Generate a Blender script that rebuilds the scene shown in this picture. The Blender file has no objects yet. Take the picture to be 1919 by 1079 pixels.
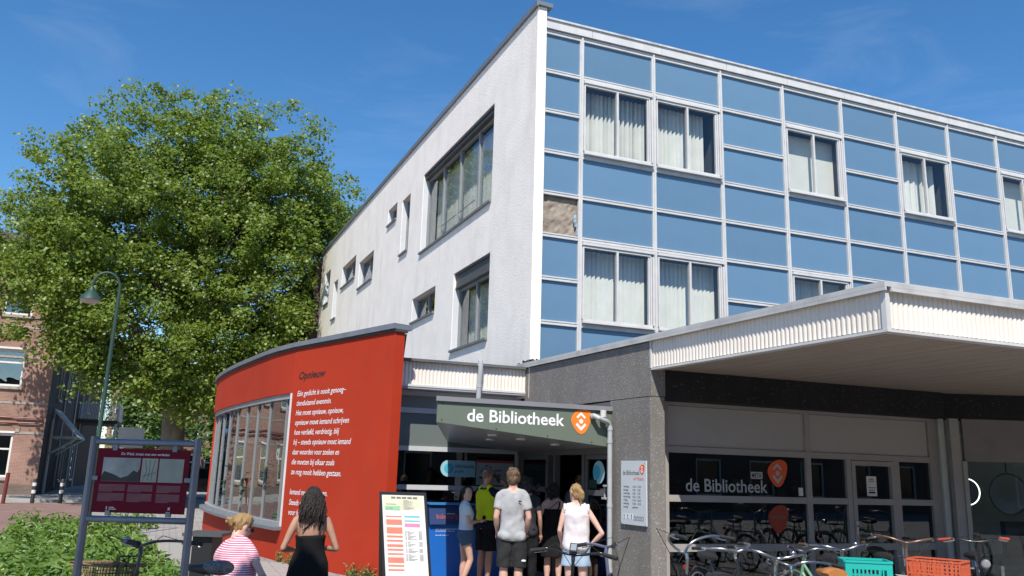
import bpy, bmesh, math, random
from mathutils import Vector, Matrix
import numpy as np
R = math.radians
random.seed(7)
scene = bpy.context.scene

# ---------------------------------------------------------------- camera
cam_d = bpy.data.cameras.new('camera')
cam = bpy.data.objects.new('camera', cam_d)
scene.collection.objects.link(cam)
scene.camera = cam
cam_d.sensor_width = 36.0
cam_d.lens = 29.185346554
cam_d.clip_start = 0.1
cam_d.clip_end = 2000
_r, _u, _f = (0.927446287, -0.372892667, 0.028185875), (-0.106482805, -0.191084058, 0.975780864), (0.358475657, 0.907985651, 0.216926857)
cam.matrix_world = Matrix(((_r[0], _u[0], -_f[0], 0), (_r[1], _u[1], -_f[1], 0), (_r[2], _u[2], -_f[2], 1.7), (0, 0, 0, 1)))

# ---------------------------------------------------------------- sun and sky
SUN = Vector((0.33, 0.74, -1.0)).normalized()          # direction the light travels
elev = math.asin(-SUN.z)
world = bpy.data.worlds.new('World')
scene.world = world
world.use_nodes = True
wn = world.node_tree.nodes; wl = world.node_tree.links
wn.clear()
w_out = wn.new('ShaderNodeOutputWorld'); w_bg = wn.new('ShaderNodeBackground')
sky = wn.new('ShaderNodeTexSky'); sky.sky_type = 'NISHITA'
sky.sun_disc = False
sky.sun_elevation = elev
sky.sun_rotation = math.atan2(-SUN.x, -SUN.y)
sky.air_density = 1.0; sky.dust_density = 0.25; sky.ozone_density = 3.0
# thin cirrus wisps
tc = wn.new('ShaderNodeTexCoord'); mp = wn.new('ShaderNodeMapping')
mp.inputs['Scale'].default_value = (1.6, 2.2, 7.0); mp.inputs['Rotation'].default_value = (0.2, 0.35, 0.5)
nz = wn.new('ShaderNodeTexNoise'); nz.inputs['Scale'].default_value = 1.7; nz.inputs['Detail'].default_value = 7; nz.inputs['Roughness'].default_value = 0.62
nz.inputs['Distortion'].default_value = 0.6
rp = wn.new('ShaderNodeMapRange'); rp.inputs['From Min'].default_value = 0.52; rp.inputs['From Max'].default_value = 0.85; rp.inputs['To Max'].default_value = 0.14
mx = wn.new('ShaderNodeMix'); mx.data_type = 'RGBA'; mx.inputs['B'].default_value = (5.2, 5.8, 6.6, 1)
wl.new(tc.outputs['Generated'], mp.inputs['Vector']); wl.new(mp.outputs['Vector'], nz.inputs['Vector'])
wl.new(nz.outputs['Fac'], rp.inputs['Value']); wl.new(rp.outputs['Result'], mx.inputs['Factor'])
hsv = wn.new('ShaderNodeHueSaturation'); hsv.inputs['Saturation'].default_value = 1.27
wl.new(sky.outputs['Color'], hsv.inputs['Color']); wl.new(hsv.outputs['Color'], mx.inputs['A'])
wl.new(mx.outputs['Result'], w_bg.inputs['Color'])
w_bg.inputs['Strength'].default_value = 0.108
wl.new(w_bg.outputs['Background'], w_out.inputs['Surface'])

sun_d = bpy.data.lights.new('sun', 'SUN')
sun_d.energy = 3.9; sun_d.angle = R(0.53); sun_d.color = (1.0, 0.94, 0.85)
sun = bpy.data.objects.new('sun', sun_d)
scene.collection.objects.link(sun)
sun.rotation_euler = SUN.to_track_quat('-Z', 'Y').to_euler()
sun.location = (0, 0, 40)

scene.view_settings.view_transform = 'Standard'
scene.view_settings.look = 'None'
scene.view_settings.gamma = 1.0
scene.view_settings.exposure = 0.62
scene.view_settings.use_curve_mapping = False
scene.cycles.max_bounces = 8
scene.cycles.transparent_max_bounces = 16
scene.cycles.caustics_reflective = False
scene.cycles.caustics_refractive = False

# ---------------------------------------------------------------- materials
def srgb(r, g, b):
    f = lambda c: (c / 255 / 12.92) if c / 255 <= 0.04045 else ((c / 255 + 0.055) / 1.055) ** 2.4
    return (f(r), f(g), f(b))
_M = {}
def mat(name, col, rough=0.6, var=0.12, scale=2.0, bump=0.0, bscale=60.0, metal=0.0, spec=0.5, grime=0.0, gscale=0.8, stretch=None, coat=0.0, col2=None, streak=0.0):
    if name in _M: return _M[name]
    m = bpy.data.materials.new(name); m.use_nodes = True
    n = m.node_tree.nodes; l = m.node_tree.links
    b = n['Principled BSDF']
    b.inputs['Roughness'].default_value = rough; b.inputs['Metallic'].default_value = metal
    b.inputs['Specular IOR Level'].default_value = spec
    if coat: b.inputs['Coat Weight'].default_value = coat; b.inputs['Coat Roughness'].default_value = 0.08
    t = n.new('ShaderNodeTexCoord'); src = t.outputs['Object']
    if stretch:
        mpn = n.new('ShaderNodeMapping'); mpn.inputs['Scale'].default_value = stretch
        l.new(src, mpn.inputs['Vector']); src = mpn.outputs['Vector']
    nz = n.new('ShaderNodeTexNoise'); nz.inputs['Scale'].default_value = scale; nz.inputs['Detail'].default_value = 6; nz.inputs['Roughness'].default_value = 0.6
    l.new(src, nz.inputs['Vector'])
    cr = n.new('ShaderNodeMix'); cr.data_type = 'RGBA'
    c2 = col2 or tuple(max(0, c * (1 - var)) for c in col)
    c1 = col if col2 else tuple(min(1, c * (1 + var * 0.6)) for c in col)
    cr.inputs['A'].default_value = (*c1, 1); cr.inputs['B'].default_value = (*c2, 1)
    mr = n.new('ShaderNodeMapRange'); mr.inputs['From Min'].default_value = 0.3; mr.inputs['From Max'].default_value = 0.7
    l.new(nz.outputs['Fac'], mr.inputs['Value']); l.new(mr.outputs['Result'], cr.inputs['Factor'])
    out = cr.outputs['Result']
    if grime:
        g = n.new('ShaderNodeTexNoise'); g.inputs['Scale'].default_value = gscale; g.inputs['Detail'].default_value = 8; g.inputs['Roughness'].default_value = 0.7
        mg = n.new('ShaderNodeMapping'); mg.inputs['Scale'].default_value = (1, 1, 0.25 if streak else 1)
        l.new(t.outputs['Object'], mg.inputs['Vector']); l.new(mg.outputs['Vector'], g.inputs['Vector'])
        gr = n.new('ShaderNodeMapRange'); gr.inputs['From Min'].default_value = 0.5; gr.inputs['From Max'].default_value = 0.8; gr.inputs['To Max'].default_value = grime
        l.new(g.outputs['Fac'], gr.inputs['Value'])
        gm = n.new('ShaderNodeMix'); gm.data_type = 'RGBA'; gm.inputs['B'].default_value = (0.10, 0.09, 0.08, 1)
        l.new(gr.outputs['Result'], gm.inputs['Factor']); l.new(out, gm.inputs['A']); out = gm.outputs['Result']
    l.new(out, b.inputs['Base Color'])
    rr = n.new('ShaderNodeMapRange'); rr.inputs['To Min'].default_value = max(0.02, rough - 0.08); rr.inputs['To Max'].default_value = min(1, rough + 0.1)
    l.new(nz.outputs['Fac'], rr.inputs['Value']); l.new(rr.outputs['Result'], b.inputs['Roughness'])
    if bump:
        bn = n.new('ShaderNodeTexNoise'); bn.inputs['Scale'].default_value = bscale; bn.inputs['Detail'].default_value = 4
        l.new(src, bn.inputs['Vector'])
        bp = n.new('ShaderNodeBump'); bp.inputs['Strength'].default_value = 1.0; bp.inputs['Distance'].default_value = bump
        l.new(bn.outputs['Fac'], bp.inputs['Height']); l.new(bp.outputs['Normal'], b.inputs['Normal'])
    m['_out'] = 0
    _M[name] = m
    return m

def glass(name, tint=(0.86, 0.9, 0.88), ior=1.6, rough=0.0, wob=0.0, boost=0.0):
    if name in _M: return _M[name]
    m = bpy.data.materials.new(name); m.use_nodes = True
    n = m.node_tree.nodes; l = m.node_tree.links; n.clear()
    o = n.new('ShaderNodeOutputMaterial'); mxs = n.new('ShaderNodeMixShader')
    tr = n.new('ShaderNodeBsdfTransparent'); tr.inputs['Color'].default_value = (*tint, 1)
    gl = n.new('ShaderNodeBsdfGlossy'); gl.inputs['Roughness'].default_value = rough; gl.inputs['Color'].default_value = (0.95, 0.97, 1, 1)
    lw = n.new('ShaderNodeLayerWeight'); lw.inputs['Blend'].default_value = 0.5
    pw = n.new('ShaderNodeMath'); pw.operation = 'POWER'; pw.inputs[1].default_value = 5.0; r0 = ((ior - 1) / (ior + 1)) ** 2
    l.new(lw.outputs['Facing'], pw.inputs[0])
    fr = n.new('ShaderNodeMath'); fr.operation = 'MULTIPLY_ADD'; fr.inputs[1].default_value = 1 - r0; fr.inputs[2].default_value = r0; l.new(pw.outputs[0], fr.inputs[0])
    ad = n.new('ShaderNodeMath'); ad.operation = 'ADD'; ad.inputs[1].default_value = boost; ad.use_clamp = True
    l.new(fr.outputs[0], ad.inputs[0]); l.new(ad.outputs[0], mxs.inputs[0]); l.new(tr.outputs[0], mxs.inputs[1]); l.new(gl.outputs[0], mxs.inputs[2])
    if wob:
        t = n.new('ShaderNodeTexCoord'); nz = n.new('ShaderNodeTexNoise'); nz.inputs['Scale'].default_value = 1.3; nz.inputs['Detail'].default_value = 1
        bp = n.new('ShaderNodeBump'); bp.inputs['Distance'].default_value = wob
        l.new(t.outputs['Object'], nz.inputs['Vector']); l.new(nz.outputs['Fac'], bp.inputs['Height'])
        l.new(bp.outputs['Normal'], gl.inputs['Normal'])
    l.new(mxs.outputs[0], o.inputs['Surface'])
    _M[name] = m
    return m

def brick_mat(name, c1, c2, mortar, scale=1.0, bw=0.22, bh=0.065, ms=0.012, axis='xz', bump=0.006, bias=0.0):
    if name in _M: return _M[name]
    m = bpy.data.materials.new(name); m.use_nodes = True
    n = m.node_tree.nodes; l = m.node_tree.links
    b = n['Principled BSDF']; b.inputs['Roughness'].default_value = 0.85
    t = n.new('ShaderNodeTexCoord'); sp = n.new('ShaderNodeSeparateXYZ'); cb = n.new('ShaderNodeCombineXYZ')
    l.new(t.outputs['Object'], sp.inputs[0])
    l.new(sp.outputs[axis[0].upper()], cb.inputs[0]); l.new(sp.outputs[axis[1].upper()], cb.inputs[1])
    br = n.new('ShaderNodeTexBrick')
    br.inputs['Scale'].default_value = 1.0; br.inputs['Brick Width'].default_value = bw; br.inputs['Row Height'].default_value = bh
    br.inputs['Mortar Size'].default_value = ms; br.inputs['Bias'].default_value = bias
    br.inputs['Color1'].default_value = (*c1, 1); br.inputs['Color2'].default_value = (*c2, 1); br.inputs['Mortar'].default_value = (*mortar, 1)
    l.new(cb.outputs[0], br.inputs['Vector'])
    nz = n.new('ShaderNodeTexNoise'); nz.inputs['Scale'].default_value = 0.9; nz.inputs['Detail'].default_value = 8
    l.new(t.outputs['Object'], nz.inputs['Vector'])
    mm = n.new('ShaderNodeMix'); mm.data_type = 'RGBA'; mm.blend_type = 'MULTIPLY'; mm.inputs['Factor'].default_value = 0.7
    mr = n.new('ShaderNodeMapRange'); mr.inputs['From Min'].default_value = 0.25; mr.inputs['From Max'].default_value = 0.75; mr.inputs['To Min'].default_value = 0.62; mr.inputs['To Max'].default_value = 1.2
    l.new(nz.outputs['Fac'], mr.inputs['Value']); l.new(mr.outputs['Result'], mm.inputs['B']); l.new(br.outputs['Color'], mm.inputs['A'])
    l.new(mm.outputs['Result'], b.inputs['Base Color'])
    bp = n.new('ShaderNodeBump'); bp.inputs['Distance'].default_value = bump; bp.invert = True
    l.new(br.outputs['Fac'], bp.inputs['Height']); l.new(bp.outputs['Normal'], b.inputs['Normal'])
    _M[name] = m
    return m

def speckle_mat(name, col, spot, dens=0.62, sc=45.0, rough=0.9, bump=0.004, grime=0.3):
    """exposed-aggregate concrete: pebbles set in grey cement, with rain stains"""
    if name in _M: return _M[name]
    m = bpy.data.materials.new(name); m.use_nodes = True
    n = m.node_tree.nodes; l = m.node_tree.links
    b = n['Principled BSDF']; b.inputs['Roughness'].default_value = rough; b.inputs['Specular IOR Level'].default_value = 0.3
    t = n.new('ShaderNodeTexCoord')
    v = n.new('ShaderNodeTexVoronoi'); v.inputs['Scale'].default_value = sc
    l.new(t.outputs['Object'], v.inputs['Vector'])
    sx = n.new('ShaderNodeSeparateColor'); l.new(v.outputs['Color'], sx.inputs[0])
    mr = n.new('ShaderNodeMapRange'); mr.inputs['From Min'].default_value = dens; mr.inputs['From Max'].default_value = 1.0
    l.new(sx.outputs[0], mr.inputs['Value'])
    m1 = n.new('ShaderNodeMix'); m1.data_type = 'RGBA'; m1.inputs['A'].default_value = (*col, 1); m1.inputs['B'].default_value = (*spot, 1)
    l.new(mr.outputs['Result'], m1.inputs['Factor'])
    g = n.new('ShaderNodeTexNoise'); g.inputs['Scale'].default_value = 1.1; g.inputs['Detail'].default_value = 9; g.inputs['Roughness'].default_value = 0.7
    mg = n.new('ShaderNodeMapping'); mg.inputs['Scale'].default_value = (1.5, 1.5, 0.5)
    l.new(t.outputs['Object'], mg.inputs['Vector']); l.new(mg.outputs['Vector'], g.inputs['Vector'])
    gr = n.new('ShaderNodeMapRange'); gr.inputs['From Min'].default_value = 0.35; gr.inputs['From Max'].default_value = 0.75; gr.inputs['To Min'].default_value = 1.12; gr.inputs['To Max'].default_value = 1 - grime
    l.new(g.outputs['Fac'], gr.inputs['Value'])
    m2 = n.new('ShaderNodeMix'); m2.data_type = 'RGBA'; m2.blend_type = 'MULTIPLY'; m2.inputs['Factor'].default_value = 1
    l.new(m1.outputs['Result'], m2.inputs['A']); l.new(gr.outputs['Result'], m2.inputs['B'])
    l.new(m2.outputs['Result'], b.inputs['Base Color'])
    bp = n.new('ShaderNodeBump'); bp.inputs['Distance'].default_value = bump
    l.new(v.outputs['Distance'], bp.inputs['Height']); l.new(bp.outputs['Normal'], b.inputs['Normal'])
    _M[name] = m
    return m

def emit(name, col, s):
    if name in _M: return _M[name]
    m = bpy.data.materials.new(name); m.use_nodes = True
    b = m.node_tree.nodes['Principled BSDF']; b.inputs['Emission Color'].default_value = (*col, 1); b.inputs['Emission Strength'].default_value = s
    _M[name] = m
    return m

# ---------------------------------------------------------------- mesh helpers
V = Vector
class Fr:
    """a wall frame: origin, u along the wall, v up, n outward"""
    def __init__(s, o, u, n=None, v=(0, 0, 1)):
        s.o = V(o); s.u = V(u).normalized(); s.v = V(v).normalized()
        s.n = V(n).normalized() if n else s.v.cross(s.u).normalized() * -1
    def p(s, u, v, n=0): return s.o + s.u * u + s.v * v + s.n * n

class MB:
    def __init__(s): s.v = []; s.f = []
    def add(s, vs, fs):
        b = len(s.v); s.v += [tuple(x) for x in vs]; s.f += [tuple(i + b for i in f) for f in fs]; return s
    def hexa(s, p):
        return s.add(p, [(0, 3, 2, 1), (4, 5, 6, 7), (0, 1, 5, 4), (1, 2, 6, 5), (2, 3, 7, 6), (3, 0, 4, 7)])
    def box(s, x0, x1, y0, y1, z0, z1):
        return s.hexa([(x0, y0, z0), (x1, y0, z0), (x1, y1, z0), (x0, y1, z0), (x0, y0, z1), (x1, y0, z1), (x1, y1, z1), (x0, y1, z1)])
    def fbox(s, F, u0, u1, v0, v1, n0, n1):
        q = [F.p(u0, v0, n0), F.p(u1, v0, n0), F.p(u1, v0, n1), F.p(u0, v0, n1), F.p(u0, v1, n0), F.p(u1, v1, n0), F.p(u1, v1, n1), F.p(u0, v1, n1)]
        return s.hexa(q)
    def quad(s, a, b, c, d): return s.add([a, b, c, d], [(0, 1, 2, 3)])
    def prism(s, poly, z0, z1):
        n = len(poly)
        vs = [(x, y, z0) for x, y in poly] + [(x, y, z1) for x, y in poly]
        fs = [tuple(range(n - 1, -1, -1)), tuple(range(n, 2 * n))] + [(i, (i + 1) % n, n + (i + 1) % n, n + i) for i in range(n)]
        return s.add(vs, fs)
    def fprism(s, F, poly, n0, n1):
        n = len(poly)
        vs = [F.p(a, b, n0) for a, b in poly] + [F.p(a, b, n1) for a, b in poly]
        fs = [tuple(range(n - 1, -1, -1)), tuple(range(n, 2 * n))] + [(i, (i + 1) % n, n + (i + 1) % n, n + i) for i in range(n)]
        return s.add(vs, fs)
    def tube(s, pts, r, seg=8, closed=False, cap=True, flat=1.0):
        pts = [V(p) for p in pts]; n = len(pts)
        rs = r if isinstance(r, (list, tuple)) else [r] * n
        base = len(s.v); prev = None
        for i, p in enumerate(pts):
            if closed: t = (pts[(i + 1) % n] - pts[i - 1])
            else: t = pts[min(i + 1, n - 1)] - pts[max(i - 1, 0)]
            t = t.normalized() if t.length > 1e-9 else V((0, 0, 1))
            if prev is None:
                a = V((0, 0, 1)) if abs(t.z) < 0.9 else V((0, 1, 0))
                nx = t.cross(a).normalized()
            else:
                nx = prev - t * prev.dot(t); nx = nx.normalized() if nx.length > 1e-6 else t.orthogonal().normalized()
            prev = nx; ny = t.cross(nx)
            for k in range(seg):
                a = 2 * math.pi * k / seg
                s.v.append(tuple(p + nx * math.cos(a) * rs[i] + ny * math.sin(a) * rs[i] * flat))
        m = n if closed else n - 1
        for i in range(m):
            j = (i + 1) % n
            for k in range(seg):
                k2 = (k + 1) % seg
                s.f.append((base + i * seg + k, base + i * seg + k2, base + j * seg + k2, base + j * seg + k))
        if cap and not closed:
            s.f.append(tuple(base + k for k in range(seg - 1, -1, -1)))
            s.f.append(tuple(base + (n - 1) * seg + k for k in range(seg)))
        return s
    def loft(s, rings, seg=16, cap=True):
        """rings: (center, xaxis, yaxis, rx, ry)"""
        base = len(s.v)
        for c, ax, ay, rx, ry in rings:
            c = V(c); ax = V(ax); ay = V(ay)
            for k in range(seg):
                a = 2 * math.pi * k / seg
                s.v.append(tuple(c + ax * (math.cos(a) * rx) + ay * (math.sin(a) * ry)))
        for i in range(len(rings) - 1):
            for k in range(seg):
                k2 = (k + 1) % seg
                s.f.append((base + i * seg + k, base + i * seg + k2, base + (i + 1) * seg + k2, base + (i + 1) * seg + k))
        if cap:
            s.f.append(tuple(base + k for k in range(seg - 1, -1, -1)))
            s.f.append(tuple(base + (len(rings) - 1) * seg + k for k in range(seg)))
        return s
    def ball(s, c, rx, ry=None, rz=None, seg=12, rings=8, rot=None):
        ry = ry or rx; rz = rz or rx; c = V(c)
        base = len(s.v); vs = []
        def P(x, y, z):
            q = V((x, y, z))
            if rot: q = rot @ q
            return tuple(c + q)
        for i in range(1, rings):
            th = math.pi * i / rings
            for k in range(seg):
                a = 2 * math.pi * k / seg
                vs.append(P(rx * math.sin(th) * math.cos(a), ry * math.sin(th) * math.sin(a), rz * math.cos(th)))
        vs.append(P(0, 0, rz)); vs.append(P(0, 0, -rz))
        fs = []
        for i in range(rings - 2):
            for k in range(seg):
                k2 = (k + 1) % seg
                fs.append((i * seg + k, (i + 1) * seg + k, (i + 1) * seg + k2, i * seg + k2))
        t = len(vs) - 2; bt = len(vs) - 1
        for k in range(seg):
            k2 = (k + 1) % seg
            fs.append((t, k, k2)); fs.append((bt, (rings - 2) * seg + k2, (rings - 2) * seg + k))
        return s.add(vs, fs)
    def cyl(s, a, b, r0, r1=None, seg=16):
        return s.tube([a, b], [r0, r1 if r1 is not None else r0], seg)
    def mesh(s, name):
        me = bpy.data.meshes.new(name); me.from_pydata(s.v, [], s.f); me.update(); return me
    def build(s, name, m, parent=None, smooth=False, **kw): return put(name, s.mesh(name), m, parent, smooth, **kw)

col = scene.collection
def wloc(o):
    l = V((0, 0, 0))
    while o is not None: l = l + o.location; o = o.parent
    return l
def put(name, me, m, parent=None, smooth=False, at=None, rot=None, kind=None, label=None, local=False):
    if m is not None and not me.materials:
        for x in (m if isinstance(m, (list, tuple)) else [m]): me.materials.append(x)
    if smooth:
        me.shade_smooth()
        try: me.set_sharp_from_angle(angle=R(38))
        except Exception: pass
    o = bpy.data.objects.new(name, me); col.objects.link(o)
    if parent is not None:
        o.parent = parent
        o.location = V(at or (0, 0, 0)) - (V((0, 0, 0)) if local else wloc(parent))
    elif at: o.location = at
    if rot: o.rotation_euler = rot
    if kind: o['kind'] = kind
    if label: o['label'] = label
    return o
def tag(o, label=None, cat=None, group=None, kind=None):
    if label: o['label'] = label
    if cat: o['category'] = cat
    if group: o['group'] = group
    if kind: o['kind'] = kind
    return o
def thing(name, label, cat, loc=(0, 0, 0), group=None, rot=None):
    o = bpy.data.objects.new(name, None); col.objects.link(o); o.location = loc; o.empty_display_size = 0.2
    if rot: o.rotation_euler = rot
    return tag(o, label, cat, group)

def text_mesh(s, size=1.0, shear=0.0, weight=0.0, spacing=1.0):
    c = bpy.data.curves.new('lettering', 'FONT'); c.body = s; c.size = size; c.shear = shear; c.offset = weight; c.space_character = spacing
    c.resolution_u = 3; c.extrude = 0.0015 * size * 10 if False else 0.0
    o = bpy.data.objects.new('lettering', c); col.objects.link(o)
    dg = bpy.context.evaluated_depsgraph_get()
    me = bpy.data.meshes.new_from_object(o.evaluated_get(dg))
    bpy.data.objects.remove(o); bpy.data.curves.remove(c)
    return me
def text(name, s, F, u, v, h, width, m, parent, n=0.003, shear=0.0, weight=0.0, anchor='l', label=None):
    """flat lettering on frame F with baseline at (u, v); h = capital height; width fits the measured run"""
    me = text_mesh(s, 1.0, shear, weight)
    co = np.zeros(len(me.vertices) * 3); me.vertices.foreach_get('co', co); co = co.reshape(-1, 3)
    if len(co) == 0: return None
    x0 = co[:, 0].min(); w = co[:, 0].max() - x0
    sy = h / 0.69; sx = (width / w) if width else sy
    if anchor == 'r': u = u - w * sx
    pts = [F.p(u + (a - x0) * sx, v + b * sy, n) for a, b, _ in co]
    me.vertices.foreach_set('co', np.array([tuple(p) for p in pts]).ravel()); me.update()
    return put(name, me, m, parent, label=label)

def chaikin(p, it=3):
    for _ in range(it):
        q = []
        for i in range(len(p)):
            a = p[i]; b = p[(i + 1) % len(p)]
            q.append((a[0] * .75 + b[0] * .25, a[1] * .75 + b[1] * .25)); q.append((a[0] * .25 + b[0] * .75, a[1] * .25 + b[1] * .75))
        p = q
    return p
LOGO = [(-1.08, .12), (-.85, .62), (-.25, 1.02), (.45, 1.14), (1.06, .9), (1.08, .3), (.86, -.32), (.45, -1.0), (-.05, -1.16), (-.5, -.88), (-.88, -.36)]
def logo(F, u, v, r, m, mw, parent, n=0.004, label=None):
    lg = MB().fprism(F, [(u + a * r * .95, v + b * r) for a, b in chaikin(LOGO)], n, n + 0.002).build('logo', m, parent, label=label)
    k = MB(); q = n + .0025
    for (a, c), t in ((((-.36, .34), (0, .68)), .09), (((0, .68), (.36, .34)), .09), (((-.40, -.28), (0, -.68)), .11), (((0, -.68), (.40, -.28)), .11)):
        d = V((c[0] - a[0], c[1] - a[1])).normalized(); w = V((-d.y, d.x)) * t; e = d * t * .6
        k.fprism(F, [(u + r * x, v + r * y) for x, y in ((a[0] - w.x - e.x, a[1] - w.y - e.y), (c[0] - w.x + e.x, c[1] - w.y + e.y), (c[0] + w.x + e.x, c[1] + w.y + e.y), (a[0] + w.x - e.x, a[1] + w.y - e.y))], q, q + .0005); q += .0003
    k.fprism(F, [(u + .2 * r * math.cos(a * .3927), v + .0 * r + .2 * r * math.sin(a * .3927)) for a in range(16)], q, q + .0005)
    k.build('emblem', mw, parent)
    return lg

# ================================================================ shared materials
WHITE_ALU = mat('white_aluminium', (0.60, 0.595, 0.585), 0.42, 0.10, 3.0, grime=0.18, gscale=2.0, streak=1)
STUCCO = mat('white_stucco', (0.93, 0.875, 0.81), 0.95, 0.07, 1.6, bump=0.006, bscale=30, grime=0.20, gscale=1.5, streak=1, spec=0.15)
BLUE = mat('blue_glass_panel', (0.122, 0.222, 0.335), 0.16, 0.07, 0.5, spec=0.45, grime=.08, gscale=2.5, streak=1, bump=.003, bscale=1.7)
def vary(m, lo, hi):
    n = m.node_tree.nodes; l = m.node_tree.links; b = n['Principled BSDF']; src = b.inputs['Base Color'].links[0].from_socket
    oi = n.new('ShaderNodeObjectInfo'); mr = n.new('ShaderNodeMapRange'); mr.inputs['To Min'].default_value = lo; mr.inputs['To Max'].default_value = hi; h = n.new('ShaderNodeHueSaturation')
    l.new(oi.outputs['Random'], mr.inputs['Value']); l.new(mr.outputs['Result'], h.inputs['Value']); l.new(src, h.inputs['Color']); l.new(h.outputs['Color'], b.inputs['Base Color'])
vary(BLUE, .93, 1.07)
COPING = mat('grey_zinc_coping', (0.22, 0.235, 0.26), 0.45, 0.15, 2.5, metal=0.35)
GREYFRAME = mat('grey_window_frame', (0.30, 0.31, 0.32), 0.45, 0.10, 3.0)
DARKFRAME = mat('anthracite_frame', (0.09, 0.095, 0.10), 0.5, 0.15, 3.0)
REVEAL = mat('pale_reveal', (0.62, 0.64, 0.66), 0.6, 0.06, 2.0)
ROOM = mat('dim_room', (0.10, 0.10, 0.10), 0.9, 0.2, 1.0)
BLIND = mat('blind_fabric', (0.80, 0.79, 0.74), 0.9, 0.08, 3.0)
CREAMSHEET = mat('cream_corrugated_sheet', (0.79, 0.72, 0.64), 0.55, 0.06, 1.5, grime=0.16, gscale=1.5, streak=1)
SOFFIT = mat('soffit_board', (0.36, 0.30, 0.255), 0.75, 0.12, 1.2, stretch=(8, 0.7, 1))
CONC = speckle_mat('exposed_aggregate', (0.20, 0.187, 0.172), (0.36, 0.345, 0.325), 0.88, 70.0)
CONC_SHADE = speckle_mat('shaded_aggregate_beam', (0.022, 0.021, 0.023), (0.09, 0.09, 0.09), 0.95, 55.0)  # same concrete, with the shade under the canopy put into its colour
GLASS = glass('window_glass', (0.93, 0.945, 0.94), 1.5)
GLASSD = glass('shop_glass', (0.45, 0.48, 0.49), 1.72, boost=0.0)
GLASSB = glass('bay_glass', (0.60, 0.66, 0.64), 1.8, wob=0.004, boost=0.10)
SHOPFRAME = mat('taupe_shopfront_frame', (0.34, 0.315, 0.30), 0.5, 0.08, 3.0)
SHOPPANEL = mat('taupe_shopfront_panel', (0.40, 0.375, 0.36), 0.55, 0.06, 1.0)
RED = mat('red_render', (.44, .034, .009), 0.8, 0.10, 0.7, bump=0.002, bscale=70, grime=0.12, gscale=2.2, streak=1, spec=0.3)
BLACKP = mat('black_lettering', (0.012, 0.012, 0.014), 0.6, 0.05)
WHITEP = mat('white_lettering', (0.82, 0.83, 0.84), 0.5, 0.03)
ORANGE = mat('orange_logo', srgb(240, 130, 45), 0.45, 0.04)
PIPE = mat('grey_pvc_pipe', (0.40, 0.42, 0.43), 0.35, 0.10, 4.0)
GREENP = mat('sage_green_panel', (0.135, 0.165, 0.13), 0.5, 0.06, 0.8)
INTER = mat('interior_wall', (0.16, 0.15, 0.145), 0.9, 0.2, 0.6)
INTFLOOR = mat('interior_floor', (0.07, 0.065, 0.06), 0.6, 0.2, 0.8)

# ================================================================ the setting
PAVE = brick_mat('grey_paving', (0.30, 0.285, 0.265), (0.35, 0.33, 0.31), (0.16, 0.15, 0.14), bw=0.3, bh=0.3, ms=0.008, axis='xy', bump=0.003)
CLINKER = brick_mat('red_clinker_paving', (0.23, 0.135, 0.115), (0.29, 0.175, 0.15), (0.15, 0.115, 0.10), bw=0.21, bh=0.105, ms=0.008, axis='xy', bump=0.003)
ground = MB().add([(-400, -300, 0), (400, -300, 0), (400, 600, 0), (-400, 600, 0)], [(0, 1, 2, 3)]).build('ground', PAVE)
tag(ground, 'grey paved square in front of the library', None, None, 'structure')
road = MB().prism([(-30, 6), (-2.35, 6), (-2.6, 20), (-2.2, 30), (-2.9, 38.2), (-40, 37.2), (-40, 6)], -0.05, 0.006).build('road', CLINKER)
tag(road, 'red clinker paved street on the left', None, None, 'structure')
SIDEW = mat('sidewalk_slab', (0.36, 0.345, 0.32), 0.9, 0.16, 1.4, bump=0.002, bscale=80)
pav = MB().prism([(-40, 38.4), (-2.9, 39.2), (-2.0, 43), (-5.0, 60), (-5.6, 60), (-5.6, 44), (-40, 44)], -0.05, 0.10).build('pavement', SIDEW)
tag(pav, 'pale pavement along the brick house', None, None, 'structure')
TILE = mat('paving_tile', (0.34, 0.325, 0.30), 0.9, 0.22, 2.2, bump=0.002, bscale=70)
tl = MB().box(-.146, .146, -.146, .146, -.02, .006).mesh('paving_tile'); tl.materials.append(TILE)
rt = random.Random(3)
for (x0, x1, y0, y1) in ((0.75, 2.5, 13.2, 16.2), (-0.9, 0.6, 17.0, 25.0)):
    nx = int((x1 - x0) / .3); ny = int((y1 - y0) / .3)
    for i in range(nx):
        for j in range(ny):
            x = x0 + .3 * i; y = y0 + .3 * j + (0.15 if i % 2 else 0)
            if x > 3.0 - (y - 13.1) * .37: continue
            put('paving_tile', tl, None, ground, at=(x, y, rt.uniform(0, .002)), rot=(0, 0, rt.uniform(-.006, .006)))

# ================================================================ library: main block
LIB = thing('library_building', 'white three-storey library with blue panel front and wide corrugated canopy', 'building', (6, 13.7, 0))
FY = 13.6786; M1 = 6.767; CW = 1.65; TZ = 10.24; RH = 0.83304
FA = Fr((0, FY, 0), (1, 0, 0))
XL = 5.955
NC = 10
def MX(k): return XL if k == 0 else M1 + (k - 1) * CW
def TR(k): return TZ - k * RH
WINS = {(c, r) for c in (1, 2, 4, 6, 8) for r in (1, 5)}
rb = random.Random(11)
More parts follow.
